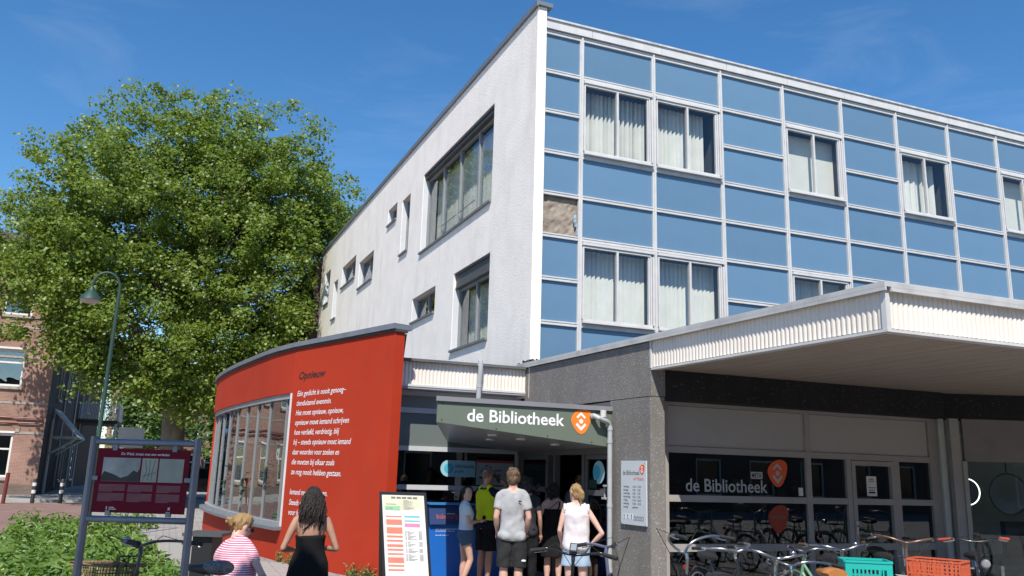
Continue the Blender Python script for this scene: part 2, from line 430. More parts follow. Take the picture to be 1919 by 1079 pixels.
# panels
pm = {}
for c in range(NC):
    for r in range(8):
        if any((c, q) in WINS and q <= r <= q + 1 for q in (1, 5)): continue
        u0, u1 = MX(c) + .03, MX(c + 1) - .03
        k = c == 0
        if k not in pm:
            w = (u1 - u0) / 2; h = RH / 2 - .02
            me = MB().box(-w, w, -.012, .02, -h, h).mesh('panel'); me.materials.append(BLUE); pm[k] = me
        if (c, r) == (0, 4): continue
        put('panel', pm[k], None, LIB, at=((u0 + u1) / 2, FY + .060, (TR(r) + TR(r + 1)) / 2), rot=(R(rb.uniform(-.12, .12)), 0, R(rb.uniform(-.15, .15))))
# the bare patch where a panel is missing
PATCH = mat('bare_mottled_mortar', (0.42, 0.36, 0.29), 0.95, 0.3, 5.0, bump=0.02, bscale=9, col2=(0.20, 0.155, 0.12), grime=0.6, gscale=6)
b = MB(); n = 10
for i in range(n + 1):
    for j in range(n + 1):
        b.v.append((XL + .03 + (MX(1) - XL - .06) * i / n, FY + .10 - rb.uniform(0, .025), TR(5) + .02 + (RH - .04) * j / n))
for i in range(n):
    for j in range(n):
        a = i * (n + 1) + j; b.f.append((a, a + n + 1, a + n + 2, a + 1))
pt = b.build('bare_patch', PATCH, LIB, label='bare mottled mortar patch where a blue panel is missing')
TORN = mat('torn_foil', (0.16, 0.24, 0.32), 0.5, 0.5, 12, col2=(0.45, 0.5, 0.52))
b = MB()
for i in range(5):
    x = MX(1) - .13 + rb.uniform(-.02, .05); z = TR(5) + .06 + i * .085
    b.add([(x, FY + .02, z), (x + .07, FY + .012, z + .01), (x + .06, FY + .02, z + .1), (x - .01, FY + .01, z + .09)], [(0, 1, 2, 3)])
b.build('torn_foil', TORN, pt)
# mullions and transoms
for k in range(NC + 1):
    x = MX(k); w = .028 if k == 0 else .042
    b = MB(); b.fbox(FA, x - w, x + w, TR(8) - .05, TZ + .035, -.06, .0); b.fbox(FA, x - w * .45, x + w * .45, TR(8) - .05, TZ + .033, .0005, .022)
    b.build('mullion', WHITE_ALU, LIB)
for c in range(NC):
    for r in range(9):
        if any((c, q) in WINS and r == q + 1 for q in (1, 5)): continue
        u0, u1 = MX(c) + (.03 if c == 0 else .044), MX(c + 1) - .044
        b = MB(); b.fbox(FA, u0, u1, TR(r) - .04, TR(r) + .04, -.05, -.004); b.fbox(FA, u0, u1, TR(r) + .012, TR(r) + .036, -.0035, .006)
        b.build('transom', WHITE_ALU, LIB)
# roof edge: white strips butted end to end with a thin drip above
x = XL + .0; i = 0
while x < MX(NC):
    x1 = x + (1.02 if i == 0 else 1.62); i += 1
    b = MB(); b.fbox(FA, x + .004, x1 - .004, TZ + .055, TZ + .235, -.08, .045)
    b.build('roof_edge_strip', WHITE_ALU, LIB); x = x1
b = MB(); b.fbox(FA, XL, MX(NC), TZ + .236, TZ + .275, -.25, .075); b.build('roof_drip', mat('weathered_roof_edge', (0.55, 0.55, 0.55), 0.7, 0.2, 6, grime=0.7, gscale=2.5), LIB)
b = MB(); b.box(5.96, MX(NC), FY + .06, 33, 10.20, 10.34); b.box(5.45, MX(NC), 32.8, 33, 0.1, 10.19); b.box(MX(NC) - .2, MX(NC) - .0, FY + .08, 32.7, 0.1, 10.19)
b.build('roof_slab', COPING, LIB)

def slats(F, u0, u1, v0, v1, n, rnd, pitch=.098, w=.1, ang=35, gaps=()):
    b = MB(); u = u0
    while u < u1:
        if not any(a <= u <= c for a, c in gaps):
            a = R(ang + rnd.uniform(-12, 12)); c = math.cos(a) * w / 2; s = math.sin(a) * w / 2
            bow = rnd.uniform(-.004, .004)
            lo, hi = max(u - c, u0), min(u + c, u1)
            b.add([F.p(lo, v0, n - s), F.p(hi, v0, n + s), F.p(hi, v1, n + s), F.p(lo, v1, n - s), F.p((lo + hi) / 2 + bow, v0, n + .008), F.p((lo + hi) / 2 + bow, v1, n + .008)], [(0, 4, 5, 3), (4, 1, 2, 5)])
        u += pitch * rnd.uniform(.9, 1.1)
    return b
def curtain(F, u0, u1, v0, v1, n, rnd, amp=.03, lam=.16):
    b = MB(); N = max(6, int((u1 - u0) / .02)); base = len(b.v)
    ph = rnd.uniform(0, 6)
    for i in range(N + 1):
        u = u0 + (u1 - u0) * i / N
        d = amp * math.sin(u / lam * 6.283 + ph + .8 * math.sin(u * 7))
        b.v.append(tuple(F.p(u, v0, n + d))); b.v.append(tuple(F.p(u, v1, n + d * .6)))
    b.f += [(2 * i, 2 * i + 2, 2 * i + 3, 2 * i + 1) for i in range(N)]
    return b
def room(F, u0, u1, v0, v1, n0, n1):
    b = MB(); P = lambda u, v, n: F.p(u, v, n)
    q = [P(u0, v0, n0), P(u1, v0, n0), P(u1, v1, n0), P(u0, v1, n0), P(u0, v0, n1), P(u1, v0, n1), P(u1, v1, n1), P(u0, v1, n1)]
    b.add(q, [(4, 5, 6, 7), (0, 1, 5, 4), (1, 2, 6, 5), (2, 3, 7, 6), (3, 0, 4, 7)])
    return b

def facade_window(c, r, style, rnd):
    u0, u1 = MX(c) + .044, MX(c + 1) - .044; v1, v0 = TR(r) - .042, TR(r + 2) + .042
    w = MB()
    w.fbox(FA, u0, u1, v1 - .075, v1 - .022, -.05, .045)        # head box
    w.fbox(FA, u0 + .01, u1 - .06, v1 - .125, v1 - .078, -.05, .02)
    w.fbox(FA, u0, u1, v0, v0 + .035, -.05, .075)               # sill
    w.fbox(FA, u0 + .01, u1 - .05, v0 + .0355, v0 + .085, -.05, .04)
    w.fbox(FA, u0, u0 + .03, v0 + .0855, v1 - .1255, -.05, .03)  # left jamb
    for a in (.0, .045, .085): w.fbox(FA, u1 - .035 - a, u1 - .002 - a, v0 + .0855, v1 - .1255, -.05, .03 - a * .3)
    um = (u0 + u1 - .06) / 2
    w.fbox(FA, um - .022, um + .022, v0 + .0855, v1 - .1255, -.05, .025)
    for a in (u0 + .05, um, u1 - .16): w.fbox(FA, a - .012, a + .012, v0 + .05, v0 + .066, .0402, .0406)
    o = w.build('window', WHITE_ALU, LIB)
    for a, z in ((u0 + .03, um - .022), (um + .022, u1 - .12)):
        MB().fbox(FA, a, z, v0 + .0857, v1 - .1257, -.026, -.02).build('pane', GLASS, o)
    gl = (u0 + .02, u1 - .015)
    if style == 'roll':
        MB().fbox(FA, gl[0], gl[1], v0 + .07, v1 - .10, -.29, -.287).build('roller_blind', mat('white_roller_blind', (0.78, 0.76, 0.70), 0.9, 0.05), o)
    elif style == 'curtain':
        curtain(FA, gl[0], (gl[0] + gl[1]) / 2 + .1, v0 + .05, v1 - .1, -.34, rnd).build('curtain', BLIND, o, smooth=True)
        slats(FA, (gl[0] + gl[1]) / 2 + .15, gl[1] - .06, v0 + .05, v1 - .1, -.34, rnd, w=.13, pitch=.19).build('blind', BLIND, o)
    else:
        g = style if isinstance(style, tuple) else ()
        slats(FA, gl[0] + (.03 if r == 1 else .09), gl[1], v0 + .06, v1 - .09, -.33, rnd, w=.10, ang=rnd.choice((42, 50)) if r == 1 else 26, gaps=[(gl[0] + a, gl[0] + z) for a, z in g]).build('blind', BLIND, o)
    room(FA, u0 + .005, u1 - .005, v0 + .005, v1 - .005, -.055, -1.6).build('room_lining', ROOM, o)
    return o
rw = random.Random(5)
styles = {(1, 1): None, (2, 1): ((1.36, 1.5),), (4, 1): 'roll', (6, 1): 'curtain', (8, 1): 'roll', (1, 5): ((.62, .66),), (2, 5): ((1.27, 1.33),), (4, 5): None, (6, 5): 'curtain', (8, 5): 'roll'}
for (c, r) in sorted(WINS): facade_window(c, r, styles[(c, r)], rw)
LEAF1 = mat('house_plant_leaf', (0.10, 0.22, 0.06), 0.5, 0.4, 8)

# ---------------------------------------------------------------- white side wall
FW = Fr((5.73 + .028 * 13.55, 0, 0), (-.028, 1, 0), n=(-1, -.028, 0))
HOLES = {'big': (15.7, 20.74, 7.3, 9.5), 'tall': (21.95, 22.77, 7.71, 9.36), 'smallup': (23.35, 24.36, 9.0, 9.51), 'midr': (25.95, 27.98, 7.71, 8.65),
         'midl': (28.57, 30.85, 8.285, 9.09), 'slot': (31.52, 32.3, 7.3, 8.81), 'far': (33.2, 34.25, 8.2, 9.56), 'lows': (19.24, 21.21, 5.49, 6.14), 'loww': (15.66, 17.9, 4.35, 6.15)}
def wall_holes(F, u0, u1, v0, v1, holes, depth):
    us = sorted({u0, u1, *[h[0] for h in holes], *[h[1] for h in holes]}); vs = sorted({v0, v1, *[h[2] for h in holes], *[h[3] for h in holes]})
    b = MB()
    for i in range(len(us) - 1):
        for j in range(len(vs) - 1):
            uc, vc = (us[i] + us[i + 1]) / 2, (vs[j] + vs[j + 1]) / 2
            if any(h[0] < uc < h[1] and h[2] < vc < h[3] for h in holes): continue
            b.quad(F.p(us[i], vs[j]), F.p(us[i + 1], vs[j]), F.p(us[i + 1], vs[j + 1]), F.p(us[i], vs[j + 1]))
    for a, c, d, e in holes:
        for (p, q) in (((a, d), (c, d)), ((c, d), (c, e)), ((c, e), (a, e)), ((a, e), (a, d))):
            b.quad(F.p(*p), F.p(*q), F.p(*q, -depth), F.p(*p, -depth))
    return b
WTOP = 10.66
b = wall_holes(FW, 13.56, 35.2, 3.0, WTOP, list(HOLES.values()), .24)
x0 = FW.p(13.56, 0, 0).x
b.quad((x0, 13.555, 3.62), (5.925, 13.555, 3.62), (5.925, 13.555, WTOP), (x0, 13.555, WTOP))
b.quad((5.925, 13.555, 3.62), (5.925, 13.9, 3.62), (5.925, 13.9, WTOP), (5.925, 13.555, WTOP))
b.quad((x0, 13.555, WTOP), (5.925, 13.555, WTOP), (5.6, 35.2, WTOP), FW.p(35.2, WTOP))
b.quad((x0, 13.555, 3.62), (5.925, 13.555, 3.62), (5.925, 13.9, 3.62), (x0, 13.9, 3.62))
b.quad(FW.p(35.2, 3), FW.p(35.2, WTOP), FW.p(35.2, WTOP, -3), FW.p(35.2, 3, -3))
b.build('white_wall', STUCCO, LIB)
b = MB(); b.fbox(FW, 13.50, 35.3, WTOP + .003, WTOP + .085, -.30, .05); b.fbox(FW, 13.50, 35.3, WTOP - .03, WTOP + .0025, .012, .05)
b.build('wall_coping', COPING, LIB)
b = MB(); b.fbox(FW, 21.8, 34.6, WTOP + .1, WTOP + .36, -2.2, -.35); b.build('roof_upstand', mat('zinc_cladding', (0.34, 0.40, 0.46), 0.4, 0.08, 2, metal=0.4), LIB)
b = MB(); b.fbox(FW, 21.7, 34.7, WTOP + .361, WTOP + .40, -2.3, -.28); b.build('upstand_coping', COPING, LIB)

rc = random.Random(9)
def side_window(k, nsash, hood=0.0, cur='slat', rail=()):
    u0, u1, v0, v1 = HOLES[k]; vt = v1 - hood
    w = MB(); t = .05
    w.fbox(FW, u0, u1, vt - t, vt, -.23, -.16); w.fbox(FW, u0, u1, v0, v0 + t, -.23, -.15)
    for i in range(nsash + 1):
        u = u0 + (u1 - u0) * i / nsash
        a, z = max(u0, u - t / 2 - (.01 if 0 < i < nsash else 0)), min(u1, u + t / 2 + (.01 if 0 < i < nsash else 0))
        if i == 0: a, z = u0, u0 + t
        if i == nsash: a, z = u1 - t, u1
        w.fbox(FW, a, z, v0 + t + .0005, vt - t - .0005, -.23, -.155)
    o = w.build('window', GREYFRAME, LIB)
    MB().fbox(FW, u0, u1, v0 - .045, v0 + .003, -.15, .055).build('sill', COPING, o)
    MB().fbox(FW, u1 - .012, u1 - .001, v0 + .004, vt, -.15, -.012).build('reveal_lining', REVEAL, o)
    if hood:
        h = MB(); h.fbox(FW, u0, u1 - .013, vt + .04, v1 - .001, -.2, -.06); h.fbox(FW, u0, u1 - .013, vt, vt + .0395, -.2, -.045)
        h.fbox(FW, u0, u1 - .013, v1 - .05, v1 - .002, -.0595, -.03); h.build('shutter_box', DARKFRAME, o)
    for i in range(nsash):
        a = u0 + (u1 - u0) * i / nsash + .035; z = u0 + (u1 - u0) * (i + 1) / nsash - .035
        MB().fbox(FW, a, z, v0 + .045, vt - .045, -.2, -.195).build('pane', GLASS, o)
    if cur == 'slat': slats(FW, u0 + .1, u1 - .1, v0 + .02, vt - .02, -.42, rc, ang=30).build('blind', BLIND, o)
    room(FW, u0 - .05, u1 + .05, v0 - .05, vt + .05, -.241, -1.6).build('room_lining', ROOM, o)
    if rail:
        rl = MB()
        for i in rail:
            a = u0 + (u1 - u0) * i / nsash + .06; z = u0 + (u1 - u0) * (i + 1) / nsash - .06
            rl.tube([FW.p(a, v0 + .42, -.13), FW.p(z, v0 + .42, -.13)], .012, 6)
            for uu in (a + .02, z - .02): rl.tube([FW.p(uu, v0 + .02, -.13), FW.p(uu, v0 + .42, -.13)], .009, 6)
        rl.build('safety_rail', GREYFRAME, o)
side_window('big', 4, .14, 'slat', (1, 2)); side_window('tall', 1, 0, ''); side_window('smallup', 2, 0, ''); side_window('midr', 2, 0, '')
side_window('midl', 2, 0, ''); side_window('slot', 1, 0, ''); side_window('far', 1, 0, ''); side_window('lows', 2, 0, ''); side_window('loww', 2, .36, 'slat')
# rear wing in dark cladding, past the end of the white wall
REARW = brick_mat('dark_brown_brick', (0.10, 0.062, 0.05), (0.13, 0.085, 0.07), (0.08, 0.065, 0.06), axis='yz')
rearh = [(37.6, 41.6, 6.4, 9.0)]
b = wall_holes(FW, 35.2, 46, 0.0, 10.35, [], .2)
o_ = Fr(FW.p(0, 0, .25), FW.u, n=FW.n)
b = wall_holes(o_, 35.35, 46, 0.0, 10.45, rearh, .2)
b.quad(o_.p(35.35, 0), o_.p(35.35, 10.45), o_.p(35.35, 10.45, -.5), o_.p(35.35, 0, -.5)); b.quad(o_.p(35.35, 10.45), o_.p(46, 10.45), o_.p(46, 10.45, -4), o_.p(35.35, 10.45, -4))
b.build('rear_wall', REARW, LIB)
w = MB(); u0, u1, v0, v1 = rearh[0]
for i in range(6):
    u = u0 + (u1 - u0 - .08) * i / 5; w.fbox(o_, u, u + .08, v0 + .08, v1 - .08, -.15, .12)
w.fbox(o_, u0, u1, v0, v0 + .0795, -.15, .16); w.fbox(o_, u0, u1, v1 - .0795, v1, -.15, .14)
o = w.build('window', DARKFRAME, LIB)
MB().fbox(o_, u0 + .02, u1 - .02, v0 + .05, v1 - .05, -.08, -.07).build('pane', GLASSB, o); room(o_, u0, u1, v0, v1, -.16, -1.5).build('room_lining', ROOM, o)

# ---------------------------------------------------------------- canopy and concrete flank
FC = Fr((5.72, 13.7, 0), (.57, -7.68, 0))
LC = math.hypot(.57, 7.68); CU = lambda y: (13.7 - y) / 7.68 * LC
XR = 21.5; CY = 6.02
def corr(p0, p1, nrm, z0, z1, pitch=.066, amp=.011):
    p0 = V((*p0, 0)); p1 = V((*p1, 0)); L = (p1 - p0).length; t = (p1 - p0) / L; nrm = V((*nrm, 0)).normalized()
    b = MB(); N = int(L / pitch * 10)
    for i in range(N + 1):
        s = L * i / N; ph = (s / pitch) % 1.0
        d = amp * (2 * abs(math.sin(math.pi * ph)) ** .55 - 1)
        q = p0 + t * s + nrm * d
        b.v.append((q.x, q.y, z0)); b.v.append((q.x, q.y, z1))
    b.f += [(2 * i, 2 * i + 2, 2 * i + 3, 2 * i + 1) for i in range(N)]
    return b
a = FC.p(CU(9.90), 0, -.03); c = FC.p(CU(6.06), 0, -.03)
corr((a.x, a.y), (c.x, c.y), (FC.n.x, FC.n.y), 3.175, 3.56).build('corrugated_sheet', CREAMSHEET, LIB, smooth=True)
corr((6.36, CY + .03), (XR, CY + .03), (0, -1), 3.175, 3.56).build('corrugated_sheet', CREAMSHEET, LIB, smooth=True)
b = MB(); k = FC.p(LC, 0, 0)
b.fbox(FC, LC - .05, LC + .005, 3.165, 3.565, -.06, .0); b.build('corner_trim', WHITE_ALU, LIB)
MB().box(k.x + .006, k.x + .06, CY - .003, CY + .05, 3.165, 3.565).build('corner_trim', WHITE_ALU, LIB); MB().fbox(FC, CU(9.92), CU(9.92) + .03, 3.165, 3.565, -.05, .003).build('corner_trim', WHITE_ALU, LIB)
b = MB(); b.fbox(FC, CU(9.89), LC + .01, 3.135, 3.164, -.10, .004); b.box(6.30, XR, CY - .008, CY + .1, 3.134, 3.163); b.build('bottom_trim', WHITE_ALU, LIB)
# cap in lengths along the flank and the front
u = -.3; 
while u < LC - .05:
    u2 = min(u + 2.4, LC + .05)
    b = MB(); b.fbox(FC, u + .003, u2 - .003, 3.575, 3.625, -.35, .045); b.fbox(FC, u + .003, u2 - .003, 3.535, 3.5745, .02, .044)
    b.build('canopy_edge', mat('pale_grey_cap', (0.50, 0.50, 0.49), 0.5, 0.12, 3, grime=.25, gscale=3), LIB); u = u2
x = 6.33
while x < XR - .05:
    x2 = min(x + 3.0, XR); b = MB(); b.box(x + .003, x2 - .003, CY - .05, CY + .3, 3.570, 3.620); b.box(x + .003, x2 - .003, CY - .049, CY - .025, 3.53, 3.5695)
    b.build('canopy_edge', _M['pale_grey_cap'], LIB); x = x2
b = MB(); b.prism([(5.85, 13.6), (6.36, 6.12), (XR, 6.12), (XR, 13.6)], 3.50, 3.568); b.build('canopy_roof', mat('roof_felt', (0.12, 0.12, 0.12), .9, .2), LIB)
# soffit boards, run back from the front edge, with open joints
b = MB(); x = 6.10; i = 0
while x < XR - .1:
    y1 = 10.3; xl = 6.10
    def sx(y): return 5.72 + (13.7 - y) * .57 / 7.68 + .055
    a0, a1 = x, x + .105
    yy = CY + .09
    lo = yy
    if sx(yy) > a0: # clipped by the slanted flank
        lo = max(yy, 13.7 - (a0 - 5.72 - .055) * 7.68 / .57)
    if lo < y1 - .02: b.box(a0, a1 - .012, lo, y1, 3.158 + (.0015 if i % 3 == 0 else 0), 3.172)
    x += .105; i += 1
b.build('soffit_boards', SOFFIT, LIB, kind='stuff')
b = MB(); b.prism([(6.06, 10.3), (6.36, 6.13), (XR, 6.13), (XR, 10.3)], 3.1735, 3.20); b.build('soffit_backing', mat('soffit_dark', (0.05, 0.045, 0.04), .9), LIB)
# flank beam and pillar
b = MB(); b.fbox(FC, -.02, CU(9.905), 2.782, 3.53, -.24, .0); b.build('flank_beam', CONC, LIB)
b = MB(); pl = [FC.p(CU(10.92), 0), FC.p(CU(9.93), 0), V((6.015, 9.905, 0)), V((6.215, 9.905, 0)), V((6.235, 9.93, 0)), V((6.40, 10.30, 0)), V((6.30, 10.93, 0))]
b.prism([(p.x, p.y) for p in pl], 0, 2.772); b.build('pillar', CONC, LIB)
b = MB(); b.box(6.05, 6.238, 9.915, 10.2, 2.783, 3.157); b.build('beam_end', CONC, LIB)
b = MB(); b.box(6.245, 11.46, 9.93, 10.6, 2.755, 3.157); b.build('front_beam', CONC_SHADE, LIB)
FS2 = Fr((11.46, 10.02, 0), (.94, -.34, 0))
b = MB(); b.fbox(FS2, .01, 8, 2.757, 3.156, -.5, .0); b.build('front_beam', CONC_SHADE, LIB)
# white sill strip and rubbish where the flank meets the wall
b = MB(); rr = random.Random(2)
for i in range(26):
    u = rr.uniform(-.25, .35); p = FC.p(u, 3.63 + rr.uniform(0, .03), rr.uniform(-.05, .04))
    b.ball(p, rr.uniform(.012, .035), rr.uniform(.02, .05), rr.uniform(.008, .02), 6, 4)
b.build('leaf_litter', mat('dead_leaves', (0.07, 0.055, 0.04), .95, .4, 20), LIB, kind='stuff')

# ---------------------------------------------------------------- shopfront under the canopy
FS = Fr((0, 10.2, 0), (1, 0, 0))
SF = thing('shopfront', 'taupe framed library shopfront with lettered window and glazed door under canopy', 'shopfront', (9, 10.2, 0))
UX = [(6.40, 6.46), (8.87, 8.96), (9.64, 9.73), (10.59, 10.71), (11.38, 11.64)]
ROWS = [(0.0, 0.12), (0.70, 0.80), (1.37, 1.46), (2.04, 2.13), (2.70, 2.752)]
for i_, (a, z) in enumerate(UX): MB().fbox(FS, a, z, 0, 2.04 if i_ in (2, 3) else 2.752, -.09, .0).build('upright', SHOPFRAME, SF)
def spans(): return [(UX[0][1], UX[1][0]), (UX[1][1], UX[2][0]), (UX[2][1], UX[3][0]), (UX[3][1], UX[4][0])]
for (a, z) in spans():
    for (v0, v1) in ROWS[:3]:
        if (a, z) == spans()[2]: continue
        MB().fbox(FS, a + .0005, z - .0005, v0, v1, -.085, -.004).build('crossbar', SHOPFRAME, SF)
for (a, z) in ((UX[0][1], UX[1][0]), (UX[1][1], UX[4][0])):
    for (v0, v1) in ROWS[3:]: MB().fbox(FS, a + .0005, z - .0005, v0 + .0005, v1, -.085, -.004).build('crossbar', SHOPFRAME, SF)
MB().fbox(FS, 6.475, 8.875, 2.135, 2.695, -.06, -.03).build('panel', SHOPPANEL, SF)
MB().fbox(FS, 8.965, 11.37, 2.135, 2.695, -.0605, -.0305).build('panel', SHOPPANEL, SF)
panes = {}
for i, (a, z) in enumerate(spans()):
    for j in range(3):
        if i == 2: continue
        p = MB().fbox(FS, a - .01, z + .01, ROWS[j][1] - .01, ROWS[j + 1][0] + .01, -.05, -.045).build('pane', GLASSD, SF); panes[(i, j)] = p
dr = MB(); a, z = 9.735, 10.585
for (p, q) in ((a, a + .07), (z - .06, z)): dr.fbox(FS, p, q, .02, 2.03, -.08, .012)
for (p, q) in ((.02, .14), (.70, .80), (1.37, 1.46), (1.96, 2.03)): dr.fbox(FS, a + .0705, z - .0605, p, q, -.08, .0105)
door = dr.build('door', SHOPFRAME, SF)
for p, q in ((.14, .70), (.80, 1.37), (1.46, 1.96)): MB().fbox(FS, a + .06, z - .05, p - .005, q + .005, -.05, -.045).build('pane', GLASSD, door)
b = MB(); b.fbox(FS, a + .015, a + .055, .93, 1.12, .0125, .022); b.tube([FS.p(a + .035, 1.05, .02), FS.p(a + .035, 1.05, .07), FS.p(a + .14, 1.05, .075)], .011, 8); b.build('handle', mat('brushed_steel', (.5, .5, .5), .3, .1, metal=.9), door)
NOTE = mat('paper_notice', (0.72, 0.71, 0.70), .8, .05)
nt = MB().fbox(FS, 10.06, 10.26, 1.50, 1.80, -.043, -.041).build('notice', NOTE, door)
b = MB()
for v, w in ((1.75, .09), (1.72, .11), (1.62, .15), (1.585, .13), (1.54, .13)): b.fbox(FS, 10.16 - w / 2, 10.16 + w / 2, v, v + (.012 if v > 1.55 else .028), -.0405, -.0402)
b.build('notice_print', BLACKP, door)
# lettering on the big window
FILM = mat('grey_window_film', (0.42, 0.43, 0.44), .6, .04); FILMO = mat('orange_window_film', srgb(225, 88, 36), .5, .04)
text('lettering', 'de Bibliotheek', FS, 6.76, 1.515, .175, 1.41, FILM, SF, n=-.040, weight=.012)
logo(FS, 8.36, 1.80, .18, FILMO, FILM, SF, n=-.042)
MB().fprism(FS, [(8.345 + x_ * .175, 1.145 + y_ * .18) for x_, y_ in chaikin(LOGO)], -.042, -.040).build('logo', mat('dark_orange_film', srgb(150, 50, 25), .6), SF)
text('lettering', 'ebooks', FS, 8.22, 1.15, .06, .26, mat('faded_film', (.16, .12, .10), .6), SF, n=-.0385, weight=.01)
MB().fbox(FS, 7.88, 8.09, 1.71, 1.81, -.0438, -.0432).build('sticker', FILM, SF); text('lettering', 'META', FS, 7.90, 1.73, .06, .17, BLACKP, SF, n=-.0425, weight=.02)
MB().fbox(FS, 8.74, 8.82, 1.48, 1.60, -.043, -.041).build('sticker', NOTE, SF)
# interior of the ground floor
it = MB(); it.box(3.45, 11.4, 19.5, 19.6, 0, 3.0); it.box(11.45, 11.55, 10.35, 19.5, 0, 3.0); it.box(6.3, 11.4, 10.62, 19.4, 2.99, 3.09); it.box(3.46, 6.29, 14.2, 19.4, 2.99, 3.035); it.box(3.35, 3.45, 14.3, 19.5, 0, 2.99)
it.build('interior_wall', INTER, SF)
MB().prism([(6.45, 10.3), (11.4, 10.3), (11.4, 19.5), (3.5, 19.5), (3.5, 14.2), (5.95, 14.2), (6.02, 11)], -.02, .02).build('interior_floor', INTFLOOR, SF)
BOOKC = [mat('book_%s' % n_, c_, .7, .2, 20) for n_, c_ in (('teal', (.05, .2, .22)), ('ochre', (.4, .25, .06)), ('crimson', (.3, .04, .05)), ('cream', (.5, .47, .4)), ('navy', (.03, .05, .16)))]
SHELF = mat('pale_shelf', (.42, .36, .28), .6, .1, 5)
rk = random.Random(21)
for q, (sx_, sy_) in enumerate(((7.3, 13.2), (9.0, 14.6), (10.3, 12.8))):
    t = thing('bookcase', ('low bookcase inside the lettered window', 'bookcase deep inside the library behind the narrow panes', 'bookcase inside the library near the glazed door')[q], 'bookcase', (sx_, sy_, 0), 'bookcases inside the library')
    b = MB(); 
    for k in range(5): b.box(sx_ - .6, sx_ + .6, sy_, sy_ + .3, .04 + k * .4, .07 + k * .4)
    b.box(sx_ - .63, sx_ - .6005, sy_, sy_ + .3, .02, 1.7); b.box(sx_ + .6005, sx_ + .63, sy_, sy_ + .3, .02, 1.7); b.build('frame', SHELF, t)
    for k in range(4):
        b = [MB() for _ in BOOKC]; x = sx_ - .58
        while x < sx_ + .5:
            w = rk.uniform(.02, .045); h = rk.uniform(.2, .31); rk.choice(b).box(x, x + w - .002, sy_ + .04, sy_ + .24, .071 + k * .4, .071 + k * .4 + h); x += w
        for bb, mm in zip(b, BOOKC): 
            if bb.v: bb.build('book_row', mm, t, kind='stuff')

# ================================================================ shop to the right of the library front
SAL = thing('corner_shop_front', 'dark corner shop window with round mirrors at the canopy end', 'shopfront', (13, 9.5, 0))
SALF = mat('dark_taupe_frame', (0.20, 0.185, 0.18), .5, .1, 3)
b = MB(); b.fbox(FS2, .15, .30, 0, 2.755, -.1, .0); b.fbox(FS2, .30, .37, 0, 2.08, -.1, .03); b.fbox(FS2, 3.4, 3.5, 0, 2.08, -.1, .0); b.fbox(FS2, 7.9, 8, 0, 2.08, -.1, 0); b.fbox(FS2, .3705, 7.9, 0, .12, -.1, 0)
b.build('frame', SHOPFRAME, SAL)
MB().fbox(FS2, .3705, 8, 2.081, 2.754, -.08, -.02).build('header_panel', SALF, SAL)
MB().fbox(FS2, .36, 3.41, .11, 2.082, -.06, -.054).build('pane', glass('salon_glass', (.82, .85, .84), 1.55), SAL); MB().fbox(FS2, 3.49, 7.91, .11, 2.082, -.06, -.054).build('pane', glass('salon_glass'), SAL)
b = MB(); b.fbox(FS2, .1, 8, 0, 3.0, -4.1, -4.0); b.fbox(FS2, .05, .14, 0, 3, -4.0, -.15); b.fbox(FS2, .1, 8, 2.76, 2.80, -4, -.55); b.fbox(FS2, .1, 8, -.02, .015, -4, -.1); b.fbox(FS2, 7.95, 8.0, 0.02, 2.7, -4, -.15)
b.build('interior_wall', mat('salon_wall', (0.55, 0.57, 0.55), .8, .1), SAL)
def ring(c, r, rt, m, name, parent, F, seg=40):
    pts = [V(c) + F.u * (math.cos(a) * r) + F.v * (math.sin(a) * r) for a in [2 * math.pi * i / seg for i in range(seg)]]
    return MB().tube(pts, rt, 8, closed=True).build(name, m, parent, smooth=True)
LMIR = mat('mirror_silver', (0.75, 0.78, 0.8), .04, .02, metal=1.0)
for q, (cx, cy, cz, r_, lit) in enumerate(((12.50, 10.50, 1.60, .215, True), (13.44, 10.47, 1.58, .34, False))):
    t = thing('round_mirror', ('small round mirror with thin lit ring inside the dark corner shop', 'large round mirror hanging inside the dark corner shop')[q], 'mirror', (cx, cy, cz), 'round mirrors in the corner shop')
    Fm = Fr((cx, cy, cz), FS2.u)
    MB().fprism(Fm, [(math.cos(a * .1571) * r_, math.sin(a * .1571) * r_) for a in range(40)], -.02, -.005).build('mirror_glass', LMIR, t)
    if lit: ring((cx, cy, cz), r_, .008, emit('ring_light', (1, .97, .9), 2.2), 'ring_light', t, Fm)
    else: ring((cx, cy, cz), r_, .012, DARKFRAME, 'rim', t, Fm)
    MB().tube([Fm.p(0, r_, -.02), Fm.p(0, 1.15, -.02)], .01, 6).build('hanger', DARKFRAME, t)
t = thing('salon_chair', 'black padded chair below the mirrors in the corner shop', 'chair', (12.9, 10.3, 0))
PAD = mat('black_padding', (.02, .02, .022), .4, .2, 5)
MB().box(12.62, 13.15, 10.05, 10.55, .45, .58).build('seat', PAD, t); MB().box(12.62, 13.15, 9.95, 10.04, .55, 1.15).build('backrest', PAD, t)
MB().cyl((12.88, 10.3, .03), (12.88, 10.3, .449), .05).build('column', LMIR, t, smooth=True); MB().cyl((12.88, 10.3, .02), (12.88, 10.3, .05), .28, seg=24).build('base', LMIR, t)

